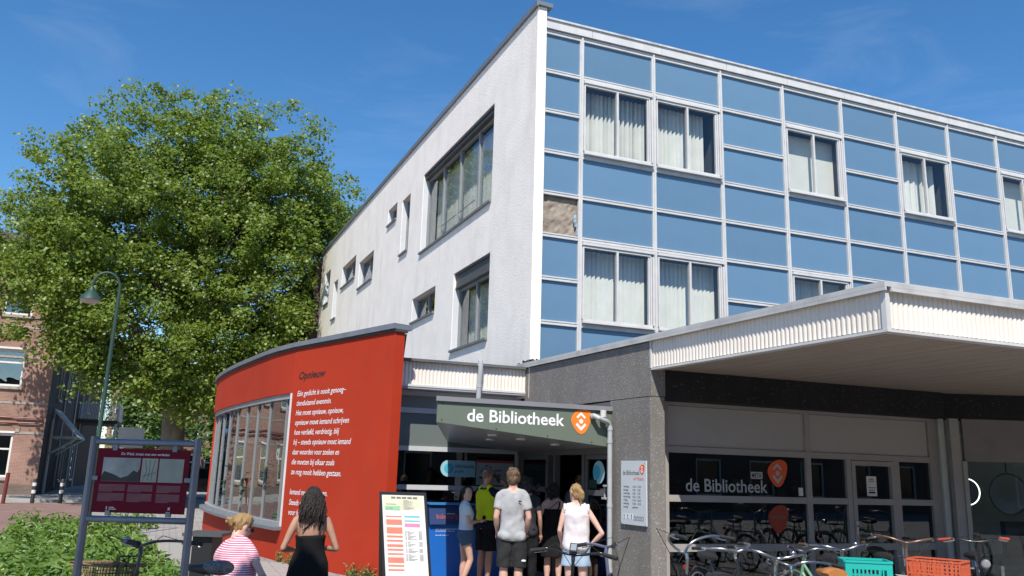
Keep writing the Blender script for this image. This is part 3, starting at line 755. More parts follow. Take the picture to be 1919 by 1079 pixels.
# ================================================================ red pavilion with curved glass bay
PAVI = thing('red_pavilion', 'red rendered pavilion with a poem on its wall and a curved glass bay', 'building', (2, 17, 0))
RZ = 3.92
ctrl = [(3.165, 13.10), (2.24, 15.60), (2.0, 16.26), (1.70, 17.45), (1.42, 19.2), (1.17, 21.0), (1.01, 22.7), (.95, 24.1), (1.02, 25.3), (1.35, 26.4), (2.1, 27.3), (3.3, 27.8), (4.9, 28.0)]
def resample(p, step):
    # Catmull-Rom through the control points
    out = []
    for i in range(len(p) - 1):
        p0 = p[max(i - 1, 0)]; p1 = p[i]; p2 = p[i + 1]; p3 = p[min(i + 2, len(p) - 1)]
        n = max(2, int(math.dist(p1, p2) / step))
        for k in range(n):
            t = k / n
            out.append(tuple(.5 * ((2 * p1[j]) + (-p0[j] + p2[j]) * t + (2 * p0[j] - 5 * p1[j] + 4 * p2[j] - p3[j]) * t * t + (-p0[j] + 3 * p1[j] - 3 * p2[j] + p3[j]) * t ** 3) for j in (0, 1)))
    out.append(p[-1]); return out
flat = [(3.165, 13.10), (2.0, 16.26)]
curve = resample(ctrl[2:], .2)
def offs(path, d):
    out = []
    for i, q in enumerate(path):
        a = V(path[max(i - 1, 0)]); c = V(path[min(i + 1, len(path) - 1)]); t = (c - a).normalized(); nn = V((-t.y, t.x))   # left of travel = outward (-x)
        out.append((q[0] + nn.x * d, q[1] + nn.y * d))
    return out
def band(path, d0, d1, z0, z1):
    """closed strip following the path between two offsets and two heights"""
    a = offs(path, d0); c = offs(path, d1); n = len(path); b = MB()
    for i in range(n): b.v += [(*a[i], z0), (*c[i], z0), (*c[i], z1), (*a[i], z1)]
    for i in range(n - 1):
        for k in range(4): b.f.append((4 * i + k, 4 * i + (k + 1) % 4, 4 * i + 4 + (k + 1) % 4, 4 * i + 4 + k))
    b.f.append((0, 1, 2, 3)); b.f.append((4 * n - 1, 4 * n - 2, 4 * n - 3, 4 * n - 4))
    return b
iend = max(i for i, q in enumerate(curve) if q[1] < 25.4 and q[0] < 1.2) 
bay = curve[:iend + 1]; rest = curve[iend:]
whole = flat[:1] + [(2.24, 15.6)] + curve
b = MB(); b.v = []
band(flat, 0, -.18, 0, RZ).build('poem_wall', RED, PAVI)
band(bay, 0, -.25, 3.06, RZ).build('upper_band', RED, PAVI, smooth=True)
band(bay, 0, -.25, 0, .545).build('parapet', RED, PAVI, smooth=True)
band(rest, 0, -.25, 0, RZ).build('rear_wall', RED, PAVI, smooth=True)
# zinc coping in lengths
segs = [(flat[0], flat[1])]
path = [(3.165 + .03 * .347, 13.10 - .03 * .938)] + [(3.165 + (2.0 - 3.165) * k / 5, 13.10 + 3.16 * k / 5) for k in range(1, 5)] + curve
k = 0
while k < len(path) - 1:
    e = min(k + (2 if k < 4 else 9), len(path) - 1)
    pp = path[k:e + 1]
    band(pp, .055, -.30, RZ + .012, RZ + .10).build('coping', COPING, PAVI, smooth=False); k = e
band(path, .02, -.22, RZ - .035, RZ + .0115).build('coping_underlay', mat('dark_flashing', (.06, .05, .05), .7), PAVI)
rf = MB(); inner = offs(path, -.2); rf.add([(x_, y_, RZ - .05) for x_, y_ in inner] + [(5.6, 28, RZ - .05), (5.6, 14.3, RZ - .3), (3.6, 14.2, RZ - .3)], [tuple(range(len(inner) + 3))]); rf.build('roof', _M['roof_felt'], PAVI)
MB().prism([(3.3, 13.62), (5.74, 13.62), (5.6, 27), (4.0, 27)], 3.50, 3.545).build('low_roof', _M['roof_felt'], PAVI)
band(bay, .13, -.20, .546, .60).build('sill', COPING, PAVI, smooth=True)
band(bay, .0, -.16, .6005, .68).build('glazing_base', GREYFRAME, PAVI, smooth=True)
band(bay, -.03, -.16, 2.96, 3.0595).build('glazing_head', GREYFRAME, PAVI, smooth=True)
# mullions and panes along the bay
def at_len(path, s):
    for i in range(len(path) - 1):
        d = math.dist(path[i], path[i + 1])
        if s <= d: t = s / d; return (path[i][0] + (path[i + 1][0] - path[i][0]) * t, path[i][1] + (path[i + 1][1] - path[i][1]) * t), V((path[i + 1][0] - path[i][0], path[i + 1][1] - path[i][1], 0)).normalized()
        s -= d
    return path[-1], V((path[-1][0] - path[-2][0], path[-1][1] - path[-2][1], 0)).normalized()
bl = offs(bay, -.09); LB = sum(math.dist(bl[i], bl[i + 1]) for i in range(len(bl) - 1))
ss = [.03, .40]
while ss[-1] + .95 < LB: ss.append(ss[-1] + .95)
for s_ in ss:
    p, t = at_len(bl, s_); Fm = Fr((*p, 0), t, n=(-t.y, t.x, 0))
    b = MB(); b.fbox(Fm, -.032, .032, .681, 2.96, -.05, .004); b.fbox(Fm, -.012, .012, .681, 2.96, .0045, .022); b.build('mullion', mat('aluminium_mullion', (.38, .39, .39), .38, .1, 3, metal=.5), PAVI)
for s0, s1 in zip(ss[:-1], ss[1:]):
    p, _ = at_len(bl, s0 + .03); q, _ = at_len(bl, s1 - .03); t = V((q[0] - p[0], q[1] - p[1], 0)); L_ = t.length; Fm = Fr((*p, 0), t, n=(-t.y, t.x, 0))
    MB().fbox(Fm, 0, L_, .675, 2.965, -.02, -.012).build('pane', GLASSB, PAVI)
    if s0 > .3 and ss.index(s0) in (3, 5, 6): MB().fbox(Fm, .0, L_, 1.25, 1.29, -.055, -.0205).build('glazing_bar', _M['aluminium_mullion'], PAVI)
# white jamb trim and interior
p = FRo = Fr((2.0, 16.26, 0), (3.165 - 2.0, 13.10 - 16.26, 0))
MB().fbox(FRo, -.06, -.005, .61, 3.055, -.12, .012).build('jamb_trim', mat('pale_trim', (.7, .68, .66), .5), PAVI)
MB().prism([(2.6, 15.6), (2.1, 17), (1.5, 20), (1.2, 24), (1.5, 26.2), (4.8, 27), (4.8, 14.4), (3.3, 14.4)], .0, .02).build('interior_floor', INTFLOOR, PAVI)
b = MB(); b.box(3.6, 3.7, 16.5, 27, .03, 3.8); b.box(2.3, 3.6, 16.4, 16.5, .03, 3.8); b.prism([(2.05, 17), (1.5, 20), (1.3, 24), (1.6, 26), (3.6, 26), (3.6, 16.6), (2.2, 16.6)], 3.2, 3.24); b.build('interior_wall', mat('pavilion_interior', (.20, .21, .20), .9, .1), PAVI)
# the poem
LNS = [('Eén gedicht is nooit genoeg–', 1.737), ('tienduizend evenmin.', 1.268), ('Het moet opnieuw, opnieuw,', 1.70), ('opnieuw moet iemand schrijven', 1.908), ('hoe verliefd, verdrietig, blij', 1.61), ('hij – steeds opnieuw moet iemand', 2.02),
       ('daar woorden voor zoeken en', 1.66), ('die moeten bij elkaar zoals', 1.53), ('ze nog nooit hebben gestaan.', 1.77)]
text('poem_title', 'Opnieuw', FRo, .215, 3.30, .135, .985, BLACKP, PAVI, n=.003, shear=.22, weight=.022)
for i, (s_, w_) in enumerate(LNS): text('poem_line', s_, FRo, .205, 2.985 - i * .1786, .098, w_, WHITEP, PAVI, n=.003, shear=.22, weight=.006)
text('poem_line', 'Iemand moe', FRo, .225, 1.20, .098, .66, WHITEP, PAVI, n=.003, shear=.22, weight=.006)
text('poem_line', 'en.', FRo, 1.40, 1.215, .098, .17, WHITEP, PAVI, n=.003, shear=.22, weight=.006)
text('poem_line', 'Steeds o', FRo, .23, 1.015, .098, .47, WHITEP, PAVI, n=.003, shear=.22, weight=.006)
text('poem_line', 'voor h', FRo, .235, .84, .098, .36, WHITEP, PAVI, n=.003, shear=.22, weight=.006)
# weeds along the foot of the red wall
rwd = random.Random(17)
b = MB()
for i in range(150):
    u = rwd.choice((.1, .55, .8, 2.6, 2.7, 3.0, 3.1)) + rwd.gauss(0, .09); h = rwd.uniform(.04, .24); base = FRo.p(u, 0.0, .03 + rwd.random() * .06)
    tip = base + V((rwd.gauss(0, .05), rwd.gauss(0, .05), h)); b.tube([base, (base + tip) / 2 + V((rwd.gauss(0, .01), 0, .02)), tip], [.003, .0025, .001], 4)
    for _ in range(3):
        c = base.lerp(tip, rwd.uniform(.3, 1)); d = V((rwd.gauss(0, .02), rwd.gauss(0, .02), .015)); e = V((rwd.gauss(0, .012), rwd.gauss(0, .012), .0)); b.add([c, c + d + e, c + d * 2, c + d - e], [(0, 1, 2, 3)])
tag(b.build('weeds', mat('dry_weeds', (.22, .20, .07), .8, .5, 14, col2=(.10, .17, .04))), 'dry weeds sprouting along the foot of the red wall', 'weeds', kind='stuff')
# potted plants standing inside the bay
def leaf_plant(b, c, r, h, n, rnd, ls=.12):
    for _ in range(n):
        a = rnd.uniform(0, 6.283); el = rnd.uniform(.1, 1.2); d = V((math.cos(a) * math.cos(el), math.sin(a) * math.cos(el), math.sin(el)))
        p = V(c) + V((d.x * r * rnd.uniform(.2, 1), d.y * r * rnd.uniform(.2, 1), h * rnd.uniform(.15, 1)))
        s = d.cross(V((0, 0, 1))).normalized() * ls * .28; f = (d + V((0, 0, rnd.uniform(-.6, .3)))).normalized() * ls * rnd.uniform(.7, 1.2)
        b.add([p, p + f * .5 + s, p + f, p + f * .5 - s], [(0, 1, 2, 3)])
POTG = mat('mint_pot', (.25, .5, .36), .5, .08); PLANTG = mat('pot_plant_leaf', (.07, .16, .05), .5, .5, 6)
for q, (x_, y_, zz, g_, lb) in enumerate(((2.15, 17.6, .02, POTG, 'plant in a mint green pot behind the bay glass'), (1.85, 19.3, .02, mat('grey_pot', (.2, .2, .2), .6), 'bushy plant in a grey pot in the middle of the bay'), (1.55, 21.4, .02, mat('white_pot', (.6, .6, .58), .5), 'plant in a white pot at the far end of the bay'))):
    t = thing('potted_plant', lb, 'plant', (x_, y_, zz), 'plants inside the glass bay')
    MB().tube([(x_, y_, zz), (x_, y_, zz + .62), (x_, y_, zz + .85)], [.15, .19, .2], 18).build('pot', g_, t, smooth=True)
    b = MB(); leaf_plant(b, (x_, y_, zz + .85), .42, .9, 240, random.Random(q + 40), .2); b.build('foliage', PLANTG, t, kind='stuff')

# ================================================================ entrance: fascia, glazing, doors
ENT = thing('entrance_front', 'glazed library entrance with sliding doors beneath cream corrugated fascia', 'entrance', (4.8, 14, 0))
FG = Fr((0, 14.10, 0), (1, 0, 0)); FD = Fr((5.75, 14.05, 0), (.17, -3.15, 0))
corr((3.30, 13.72), (5.735, 13.72), (0, -1), 3.11, 3.50).build('corrugated_sheet', CREAMSHEET, ENT, smooth=True)
b = MB(); b.box(3.30, 5.74, 13.66, 13.80, 3.505, 3.545); b.box(3.30, 5.74, 13.69, 13.76, 3.075, 3.1095); b.box(5.736, 5.77, 13.68, 13.78, 3.075, 3.5045); b.build('fascia_trim', WHITE_ALU, ENT)
b = MB(); b.box(3.3, 5.78, 13.70, 14.15, 3.04, 3.0745); b.build('fascia_soffit', GREYFRAME, ENT)
G2 = mat('aluminium_glazing', (.52, .54, .56), .4, .08, 3)
for v0, v1 in ((2.96, 3.038), (2.66, 2.75), (2.02, 2.10), (1.37, 1.45), (.0, .1)): MB().fbox(FG, 3.42, 5.72, v0, v1, -.06, .01).build('crossbar', G2, ENT)
for a, z in ((3.36, 3.42), (5.72, 5.80)): MB().fbox(FG, a, z, 0, 3.038, -.07, .015).build('upright', G2, ENT)
MB().fbox(FG, 3.421, 5.719, 2.101, 2.659, -.04, -.02).build('panel', mat('grey_green_panel', (.14, .17, .165), .3, .06, 1), ENT)
MB().fbox(FG, 3.421, 5.719, 2.751, 2.959, -.04, -.02).build('panel', mat('grey_panel', (.20, .225, .23), .25, .06, 1), ENT)
MB().fbox(FG, 3.421, 5.719, 1.451, 2.019, -.03, -.024).build('pane', GLASSD, ENT); MB().fbox(FG, 3.421, 5.719, .101, 1.369, -.03, -.024).build('pane', GLASSD, ENT)
# window stickers: information point and floor plan
CY1 = mat('pale_blue_film', (.30, .55, .64), .6, .05); CY2 = mat('cyan_film', (.06, .40, .58), .6, .05); NAVYT = mat('navy_film', (.02, .07, .13), .6)
st = MB(); cv = [(math.cos(R(a)) * .14, math.sin(R(a)) * .14) for a in range(90, 271, 12)]
st.fprism(FG, [(4.48 + a, 1.74 + c) for a, c in cv] + [(4.98, 1.60), (4.98, 1.88)], -.022, -.020); st.build('info_sticker', CY1, ENT)
MB().fprism(FG, [(4.49 + math.cos(a * .2618) * .085, 1.74 + math.sin(a * .2618) * .085) for a in range(24)], -.0195, -.018).build('info_disc', CY2, ENT)
text('lettering', 'i', FG, 4.472, 1.69, .09, .035, CY1, ENT, n=-.017, weight=.02)
text('lettering', 'informatie', FG, 4.61, 1.755, .062, .345, NAVYT, ENT, n=-.018, weight=.012); text('lettering', 'punt', FG, 4.61, 1.672, .058, .16, NAVYT, ENT, n=-.018)
pl_ = MB().fbox(FG, 5.0, 5.70, 1.47, 1.90, -.022, -.020).build('floor_plan', mat('plan_paper', (.34, .40, .42), .7, .1, 6), ENT)
b = MB(); b.fbox(FG, 5.001, 5.699, 1.855, 1.899, -.0195, -.0185); b.fbox(FG, 5.36, 5.44, 1.71, 1.735, -.0195, -.0185); b.build('plan_print', mat('dark_red_print', (.35, .05, .05), .7), ENT)
b = MB(); rp_ = random.Random(8)
for _ in range(16):
    a = rp_.uniform(5.05, 5.6); c = rp_.uniform(1.5, 1.8); b.fbox(FG, a, a + rp_.uniform(.015, .12), c, c + rp_.uniform(.01, .035), -.0195, -.0188)
b.build('plan_print', NAVYT, ENT)
# door wall along the flank: frames, sliding leaf standing open
du = lambda y: (14.05 - y) / 3.15 * FD.u.length * math.hypot(.17, 3.15)
DF = mat('dark_door_frame', (.12, .12, .125), .45, .1, 3)
b = MB(); LD = math.hypot(.17, 3.15)
b.fbox(FD, .0, LD, 2.0, 2.10, -.09, .0); b.fbox(FD, .0, LD, 2.1005, 2.76, -.07, -.01)
for y_ in (13.97, 12.90, 12.64, 11.70, 10.95): b.fbox(FD, du(y_) - .035, du(y_) + .035, .02, 1.9995, -.09, .004)
b.build('door_frame', DF, ENT)
for (ya, yb) in ((13.93, 12.94), (11.66, 10.99)):
    u0, u1 = du(ya), du(yb); d = MB()
    for a, z in ((u0, u0 + .05), (u1 - .05, u1)): d.fbox(FD, a, z, .03, 1.995, -.07, -.02)
    for a, z in ((.03, .12), (1.40, 1.48), (1.93, 1.995)): d.fbox(FD, u0 + .0505, u1 - .0505, a, z, -.07, -.021)
    dd = d.build('door', DF, ENT)
    for a, z in ((.121, 1.399), (1.481, 1.929)): MB().fbox(FD, u0 + .045, u1 - .045, a, z, -.05, -.045).build('pane', GLASSD, dd)
    if ya < 12:
        MB().fprism(FD, [((u0 + u1) / 2 + .02 + math.cos(a * .2618) * .17, 1.74 + math.sin(a * .2618) * .17) for a in range(24)], -.044, -.0435).build('sticker', CY1, dd)
        MB().fprism(FD, [((u0 + u1) / 2 - .04 + math.cos(a * .2618) * .11, 1.74 + math.sin(a * .2618) * .11) for a in range(24)], -.043, -.0425).build('sticker', CY2, dd)
        MB().fbox(FD, u0 + .08, u0 + .30, 1.50, 1.63, -.044, -.042).build('sticker', mat('dark_green_film', (.01, .045, .03), .5), dd)
        b = MB(); b.fbox(FD, u1 - .06, u1 + .04, 1.36, 1.39, .005, .06); b.fbox(FD, u1 - .06, u1 - .04, 1.39, 1.55, .005, .02); b.fbox(FD, u1 - .03, u1 + .045, 1.54, 1.565, .005, .055); b.build('handle', PIPE, dd)

# ---------------------------------------------------------------- green porch roof with the library's name
POR = thing('porch_roof', 'sage green wedge-shaped porch roof lettered de Bibliotheek over the entrance', 'porch roof', (4.6, 12.4, 2.1))
FGR = Fr((0, 10.88, 0), (1, 0, 0)); xl, xr = 3.262, 5.925
def wedge(y0, y1, inset=0.0):
    pass
fp = [(xl, 2.337), (xr, 2.10), (xr, 2.618), (xl, 2.618)]
bb = MB().fprism(FGR, fp, -.03, 0).build('front_panel', GREENP, POR)
b = MB()
yb = 14.05
b.add([(xl, 10.911, 2.337), (xr, 10.911, 2.10), (5.74, yb, 2.07), (4.42, yb, 2.19)], [(0, 1, 2, 3)]); b.build('soffit', mat('porch_soffit', (.27, .275, .28), .35, .08, 2, stretch=(1, 12, 1)), POR)
for q in range(12):
    pass
b = MB(); b.add([(xl, 10.911, 2.337), (4.42, yb, 2.19), (4.42, yb, 2.617), (xl, 10.911, 2.617)], [(0, 1, 2, 3)]); b.build('side_panel', mat('white_side_panel', (.55, .56, .57), .5, .05), POR)
b = MB(); b.add([(xl - .03, 10.845, 2.62), (xr + .0, 10.845, 2.62), (xr - .14, yb + .02, 2.62), (4.40, yb + .02, 2.62), (xl - .03, 10.85, 2.62), (xl - .03, 10.845, 2.685), (xr + .0, 10.845, 2.685), (xr - .14, yb + .02, 2.685), (4.40, yb + .02, 2.685), (xl - .03, 10.85, 2.685)],
    [(4, 3, 2, 1, 0), (5, 6, 7, 8, 9), (0, 1, 6, 5), (1, 2, 7, 6), (2, 3, 8, 7), (3, 4, 9, 8), (4, 0, 5, 9)]); b.build('coping', mat('porch_coping', (.26, .26, .28), .45, .1, 2, metal=.2), POR)
b = MB()
for (u_, v_) in ((3.33, 2.59), (3.33, 2.37), (4.12, 2.285), (4.9, 2.22), (5.6, 2.16)): b.fprism(FGR, [(u_ + math.cos(a) * .01, v_ + math.sin(a) * .01) for a in (0, 1.05, 2.1, 3.14, 4.19, 5.24)], .0005, .004)
b.build('rivets', BLACKP, POR, kind='stuff')
text('lettering', 'de Bibliotheek', FGR, 3.69, 2.372, .165, 1.47, WHITEP, POR, n=.004, weight=.016)
logo(FGR, 5.425, 2.45, .163, ORANGE, WHITEP, POR, n=.003)
for (x_, y_) in ((4.3, 11.5), (4.75, 11.5), (4.6, 12.4), (5.35, 11.6)):
    z_ = 2.337 + (2.10 - 2.337) * (x_ - xl) / (xr - xl) - .03
    MB().cyl((x_, y_, z_ + .02), (x_, y_, z_ - .004), .07, seg=20).build('downlight', mat('downlight_rim', (.7, .7, .7), .3), POR)

# ---------------------------------------------------------------- pipes
def pipe(name, label, pts, r, collars, m=PIPE):
    t = thing(name, label, 'pipe', pts[-1])
    MB().tube(pts, r, 14).build('tube', m, t, smooth=True)
    for c, d in collars:
        c = V(c); d = V(d).normalized(); MB().cyl(c - d * .025, c + d * .025, r * 1.18, seg=16).build('collar', m, t, smooth=True)
    return t
p0 = FC.p(CU(10.86) + .045, 0, .075)
e0 = V((5.60, 10.87, 2.53))
pts = [e0, e0 + V((.0, -.06, .005)), e0 + V((.05, -.12, -.03)), V((p0.x - .08, p0.y - .05, 2.46)), V((p0.x - .02, p0.y, 2.44)), V((p0.x, p0.y, 2.38)), V((p0.x, p0.y, 2.2)), V((p0.x, p0.y, 1.0)), V((p0.x, p0.y, 0.0))]
dp = pipe('drainpipe', 'grey drainpipe bending from the green porch roof down the concrete pillar', pts, .036, [((p0.x, p0.y, z_), (0, 0, 1)) for z_ in (2.36, 2.18, 1.28, .4)] + [(e0 + V((0, -.03, 0)), (0, 1, 0))])
b = MB(); b.tube([V((p0.x - .12, p0.y - .02, 2.52)), V((p0.x - .12, p0.y - .02, 2.62))], .045, 14); b.build('socket', WHITE_ALU, dp, smooth=True)
pipe('downpipe', 'short grey downpipe crossing the cream corrugated fascia', [(4.82, 13.60, 3.58), (4.82, 13.58, 3.45), (4.82, 13.62, 3.2), (4.82, 13.66, 2.68)], .045, [((4.82, 13.60, 3.52), (0, 0, 1)), ((4.82, 13.63, 3.15), (0, 0, 1))])

# ---------------------------------------------------------------- opening-hours board on the pillar
HB = thing('opening_hours_board', 'pale grey opening hours board screwed to the concrete pillar', 'sign', (5.97, 10.3, 1.05))
h0 = CU(10.596); h1 = CU(9.985)
MB().fbox(FC, h0, h1, 1.048, 1.908, .012, .03).build('panel', mat('pale_blue_board', (.56, .60, .63), .45, .04), HB)
SLATE = mat('slate_print', (.07, .08, .10), .6)
text('lettering', 'de Bibliotheek', FC, h0 + .05, 1.715, .062, .41, SLATE, HB, n=.0315, weight=.006)
logo(FC, h1 - .095, 1.79, .062, mat('orange_print', srgb(226, 95, 45), .5), WHITEP, HB, n=.031)
text('lettering', 'de Plataan', FC, h1 - .06, 1.645, .045, .24, _M['orange_print'], HB, n=.0315, anchor='r')
for i, (d_, t_) in enumerate((('maandag', '13.30 - 17.00'), ('dinsdag', '9.00 - 17.00'), ('woensdag', '9.00 - 17.00'), ('donderdag', '9.00 - 17.00'), ('vrijdag', '13.30 - 20.00'), ('zaterdag', '10.30 - 15.00'), ('zondag', 'gesloten'))):
    text('lettering', d_, FC, h0 + .065, 1.545 - i * .0455, .027, None, SLATE, HB, n=.0315, weight=.008); text('lettering', t_, FC, h0 + .29, 1.545 - i * .0455, .027, None, SLATE, HB, n=.0315, weight=.008)
b = MB(); w_ = MB()
for i in range(3):
    w_.fbox(FC, h0 + .05 + i * .09, h0 + .118 + i * .09, 1.115, 1.195, .0305, .0312)
    u_ = h0 + .084 + i * .09
    b.tube([FC.p(u_ + math.cos(a) * .012, 1.175 + math.sin(a) * .012, .032) for a in (0, 1.57, 3.14, 4.71)], .0035, 4, closed=True); b.fbox(FC, u_ - .006, u_ + .008, 1.135, 1.165, .0315, .0322); b.fbox(FC, u_ - .02, u_ + .02, 1.122, 1.130, .0315, .0322)
for i in range(4): b.tube([FC.p(h0 + .345 + i * .06 + math.cos(k_ * .52) * .022, 1.14 + math.sin(k_ * .52) * .026, .032) for k_ in range(12)], .003, 4, closed=True)
w_.build('pictogram_tile', WHITEP, HB); b.build('pictograms', SLATE, HB)
b = MB()
for u_, v_ in ((h0 + .02, 1.885), (h1 - .02, 1.885), (h0 + .02, 1.07), (h1 - .02, 1.07)): b.cyl(FC.p(u_, v_, .028), FC.p(u_, v_, .036), .008, seg=8)
b.build('screws', PIPE, HB)

# ---------------------------------------------------------------- book return box
BX = thing('book_return_box', 'blue steel book return box standing by the entrance glazing', 'box', (4.6, 13.4, 0))
BLB = mat('blue_paint', (.012, .13, .50), .35, .08, 1.5, grime=.15, gscale=6); BLD = mat('navy_hood', (.015, .04, .13), .4, .1, 2)
b = MB(); b.box(3.92, 5.30, 13.22, 13.78, .02, .86); b.build('body', BLB, BX)
b = MB(); b.hexa([(3.91, 13.16, .861), (5.31, 13.16, .861), (5.31, 13.8, .861), (3.91, 13.8, .861), (3.91, 13.26, 1.16), (5.31, 13.26, 1.16), (5.31, 13.8, 1.16), (3.91, 13.8, 1.16)]); b.build('hood', BLD, BX)
b = MB(); b.box(3.90, 5.32, 13.20, 13.81, 1.161, 1.18); b.build('lid', mat('blue_lid', (.03, .2, .5), .3), BX)
FBX = Fr((0, 13.22, 0), (1, 0, 0)); FBH = Fr((0, 13.16, .861), (1, 0, 0), n=(0, -.95, .31), v=(0, .317, .948))
text('lettering', 'Inleverbox', FBH, 4.03, .09, .075, .50, mat('red_lettering', (.34, .06, .05), .6), BX, n=.003, weight=.012)
for i, s_ in enumerate(('Lever hier uw geleende materialen in.', 'Let op: deze box is alleen voor', '', 'Meer info bij de balie')):
    if s_: text('lettering', s_, FBX, 4.03, .78 - i * .032, .018, None, WHITEP, BX, n=.002, weight=.01)
b = MB(); b.box(4.2, 4.34, 13.212, 13.2195, 1.0, 1.03); b.build('lock', PIPE, BX)

# ---------------------------------------------------------------- poster stand
PO = thing('poster_stand', 'black A-frame poster stand with activities sheet before the red wall', 'poster stand', (3.08, 11.2, 0))
FP = Fr((2.79, 11.315, 0), (3.26 - 2.665, 11.13 - 11.365, 0), n=(-.36, -.91, .16), v=(-.07, .17, .98)); PW = .645
BF = mat('black_snap_frame', (.015, .015, .017), .35, .1, 3)
b = MB(); b.fbox(FP, 0, .035, .12, 1.42, -.02, .012); b.fbox(FP, PW - .035, PW, .12, 1.42, -.02, .012); b.fbox(FP, .0355, PW - .0355, 1.385, 1.42, -.02, .012); b.fbox(FP, .0355, PW - .0355, .12, .16, -.02, .012); b.build('frame', BF, PO)
b = MB(); FPb = Fr(FP.p(0, 1.40, -.03), FP.u, n=(.3, .9, .1), v=(.12, .30, -.94)); b.fbox(FPb, 0, PW, .0, 1.5, -.01, .01); b.build('back_panel', BF, PO)
b = MB(); [MB().fbox(FP, a, a + .03, -.01, .1195, -.02, .01).build('foot', BF, PO) for a in (.02, PW - .05)]
sh = MB().fbox(FP, .036, PW - .036, .161, 1.384, -.012, .002).build('sheet', mat('creased_paper', (.72, .71, .68), .65, .06, 3, bump=.02, bscale=5), PO)
CORAL = mat('coral_print', (.72, .20, .13), .7, .1, 10); GRNP = mat('green_print', (.28, .50, .30), .7, .1); TEALP = mat('teal_print', (.15, .45, .48), .7); PINKP = mat('pink_print', (.62, .22, .38), .7); YEL = mat('pale_yellow_print', (.66, .64, .47), .7, .2, 4)
def pr_(m_, rects, nm):
    b = MB(); [b.fbox(FP, .05 + a * .55, .05 + c * .55, 1.37 - e * 1.2, 1.37 - d * 1.2, .0025, .0032) for a, c, d, e in rects]; b.build(nm, m_, PO)
pr_(YEL, [(.0, .985, .0, .16)], 'print')
b = MB(); [b.fbox(FP, .05 + a * .55, .05 + c * .55, 1.37 - e * 1.2, 1.37 - d * 1.2, .0034, .0042) for a, c, d, e in [(.04, .41, .115, .165)]]; b.build('print', GRNP, PO)
pr_(CORAL, [(.05, .44, .225, .24), (.05, .44, .265, .325), (.05, .44, .35, .42), (.05, .44, .44, .463), (.05, .44, .487, .508), (.05, .44, .535, .565), (.05, .44, .583, .605), (.05, .44, .63, .65), (.05, .44, .675, .735), (.05, .44, .755, .775), (.05, .44, .80, .82)], 'print')
pr_(TEALP, [(.5, .88, .22, .24), (.5, .88, .27, .287)], 'print'); pr_(PINKP, [(.5, .88, .305, .345)], 'print')
ln = MB()
for i in range(26):
    v_ = .39 + i * .0125
    if i in (8, 14, 19): continue
    for a, c in ((.5, .54), (.56, .56 + .05 + .2 * ((i * 37 % 10) / 10)), (.83, .92)): ln.fbox(FP, .05 + a * .55, .05 + c * .55, 1.37 - (v_ + .005) * 1.2, 1.37 - v_ * 1.2, .0034, .004)
for i in range(9): ln.fbox(FP, .05 + .5 * .55, .05 + (.62 + .16 * ((i * 7 % 5) / 5)) * .55, 1.37 - (.05 + i * .012 + .005) * 1.2, 1.37 - (.05 + i * .012) * 1.2, .0034, .004)
for i in range(5): ln.fbox(FP, .05 + (.2 + i * .135) * .55, .05 + (.31 + i * .135) * .55, 1.37 - .035 * 1.2, 1.37 - .012 * 1.2, .0034, .0044)
ln.build('small_print', mat('grey_print', (.16, .16, .17), .7), PO, kind='stuff')
text('lettering', 'Activiteiten', FP, .05 + .07 * .55, 1.37 - .105 * 1.2, .026, .14, SLATE, PO, n=.0036, weight=.01); text('lettering', 'juni 2025', FP, .05 + .07 * .55, 1.37 - .15 * 1.2, .022, .09, SLATE, PO, n=.0046)
text('lettering', 'de Bibliotheek', FP, .38, .185, .02, .13, SLATE, PO, n=.0036, weight=.01); logo(FP, .53, .225, .022, _M['orange_print'], WHITEP, PO, n=.0034)

# ---------------------------------------------------------------- history board on steel posts (left)
SG = thing('information_board', 'dark red history board hung in a steel tube frame', 'sign', (-.18, 6.6, 0))
SP0 = V((-.525, 6.74, 0)); SP1 = V((.165, 6.47, 0)); FSG = Fr(SP0, SP1 - SP0); LS = (SP1 - SP0).length
STEEL = mat('galvanised_steel', (.20, .215, .25), .42, .15, 5, metal=.6)
for u_ in (0, LS): MB().tube([FSG.p(u_, 0), FSG.p(u_, 1.87)], .027, 14).build('post', STEEL, SG, smooth=True)
for v_ in (1.835, 1.30): MB().tube([FSG.p(.02, v_), FSG.p(LS - .02, v_)], .0225, 14).build('rail', STEEL, SG, smooth=True)
BD = mat('dark_red_board', (.15, .006, .02), .6, .06, 1, spec=.15)
bd = MB().fbox(FSG, .04, LS - .045, 1.345, 1.79, -.006, .006).build('panel', BD, SG)
b = MB(); [b.fbox(FSG, u_ - .016, u_ + .016, a, c, -.014, .014) for u_ in (.16, LS - .155) for a, c in ((1.325, 1.36), (1.775, 1.815))]; [b.fbox(FSG, a, c, 1.565, 1.595, -.014, .014) for a, c in ((.02, .06), (LS - .065, LS - .02))]; b.build('clamp', STEEL, SG)
text('lettering', 'De Waal, straat met een verleden', FSG, .205, 1.745, .018, .345, mat('pale_print', (.7, .68, .68), .5), SG, n=.0075, shear=.15, weight=.012)
PH = mat('photo_print', (.17, .18, .16), .5, .1, 5); PHD = mat('photo_print_dark', (.025, .025, .025), .5, .2, 8); PHL = mat('map_print', (.36, .37, .30), .6, .15, 3, spec=.1)
MB().fbox(FSG, .085, .35, 1.56, 1.725, .0065, .0075).build('photo', mat('old_photo', (.38, .39, .35), .6, .35, 6, spec=.1), SG); MB().fbox(FSG, .362, .475, 1.56, 1.725, .0065, .0075).build('map', PHL, SG); MB().fbox(FSG, .485, .66, 1.56, 1.725, .0065, .0075).build('photo', PHL, SG)
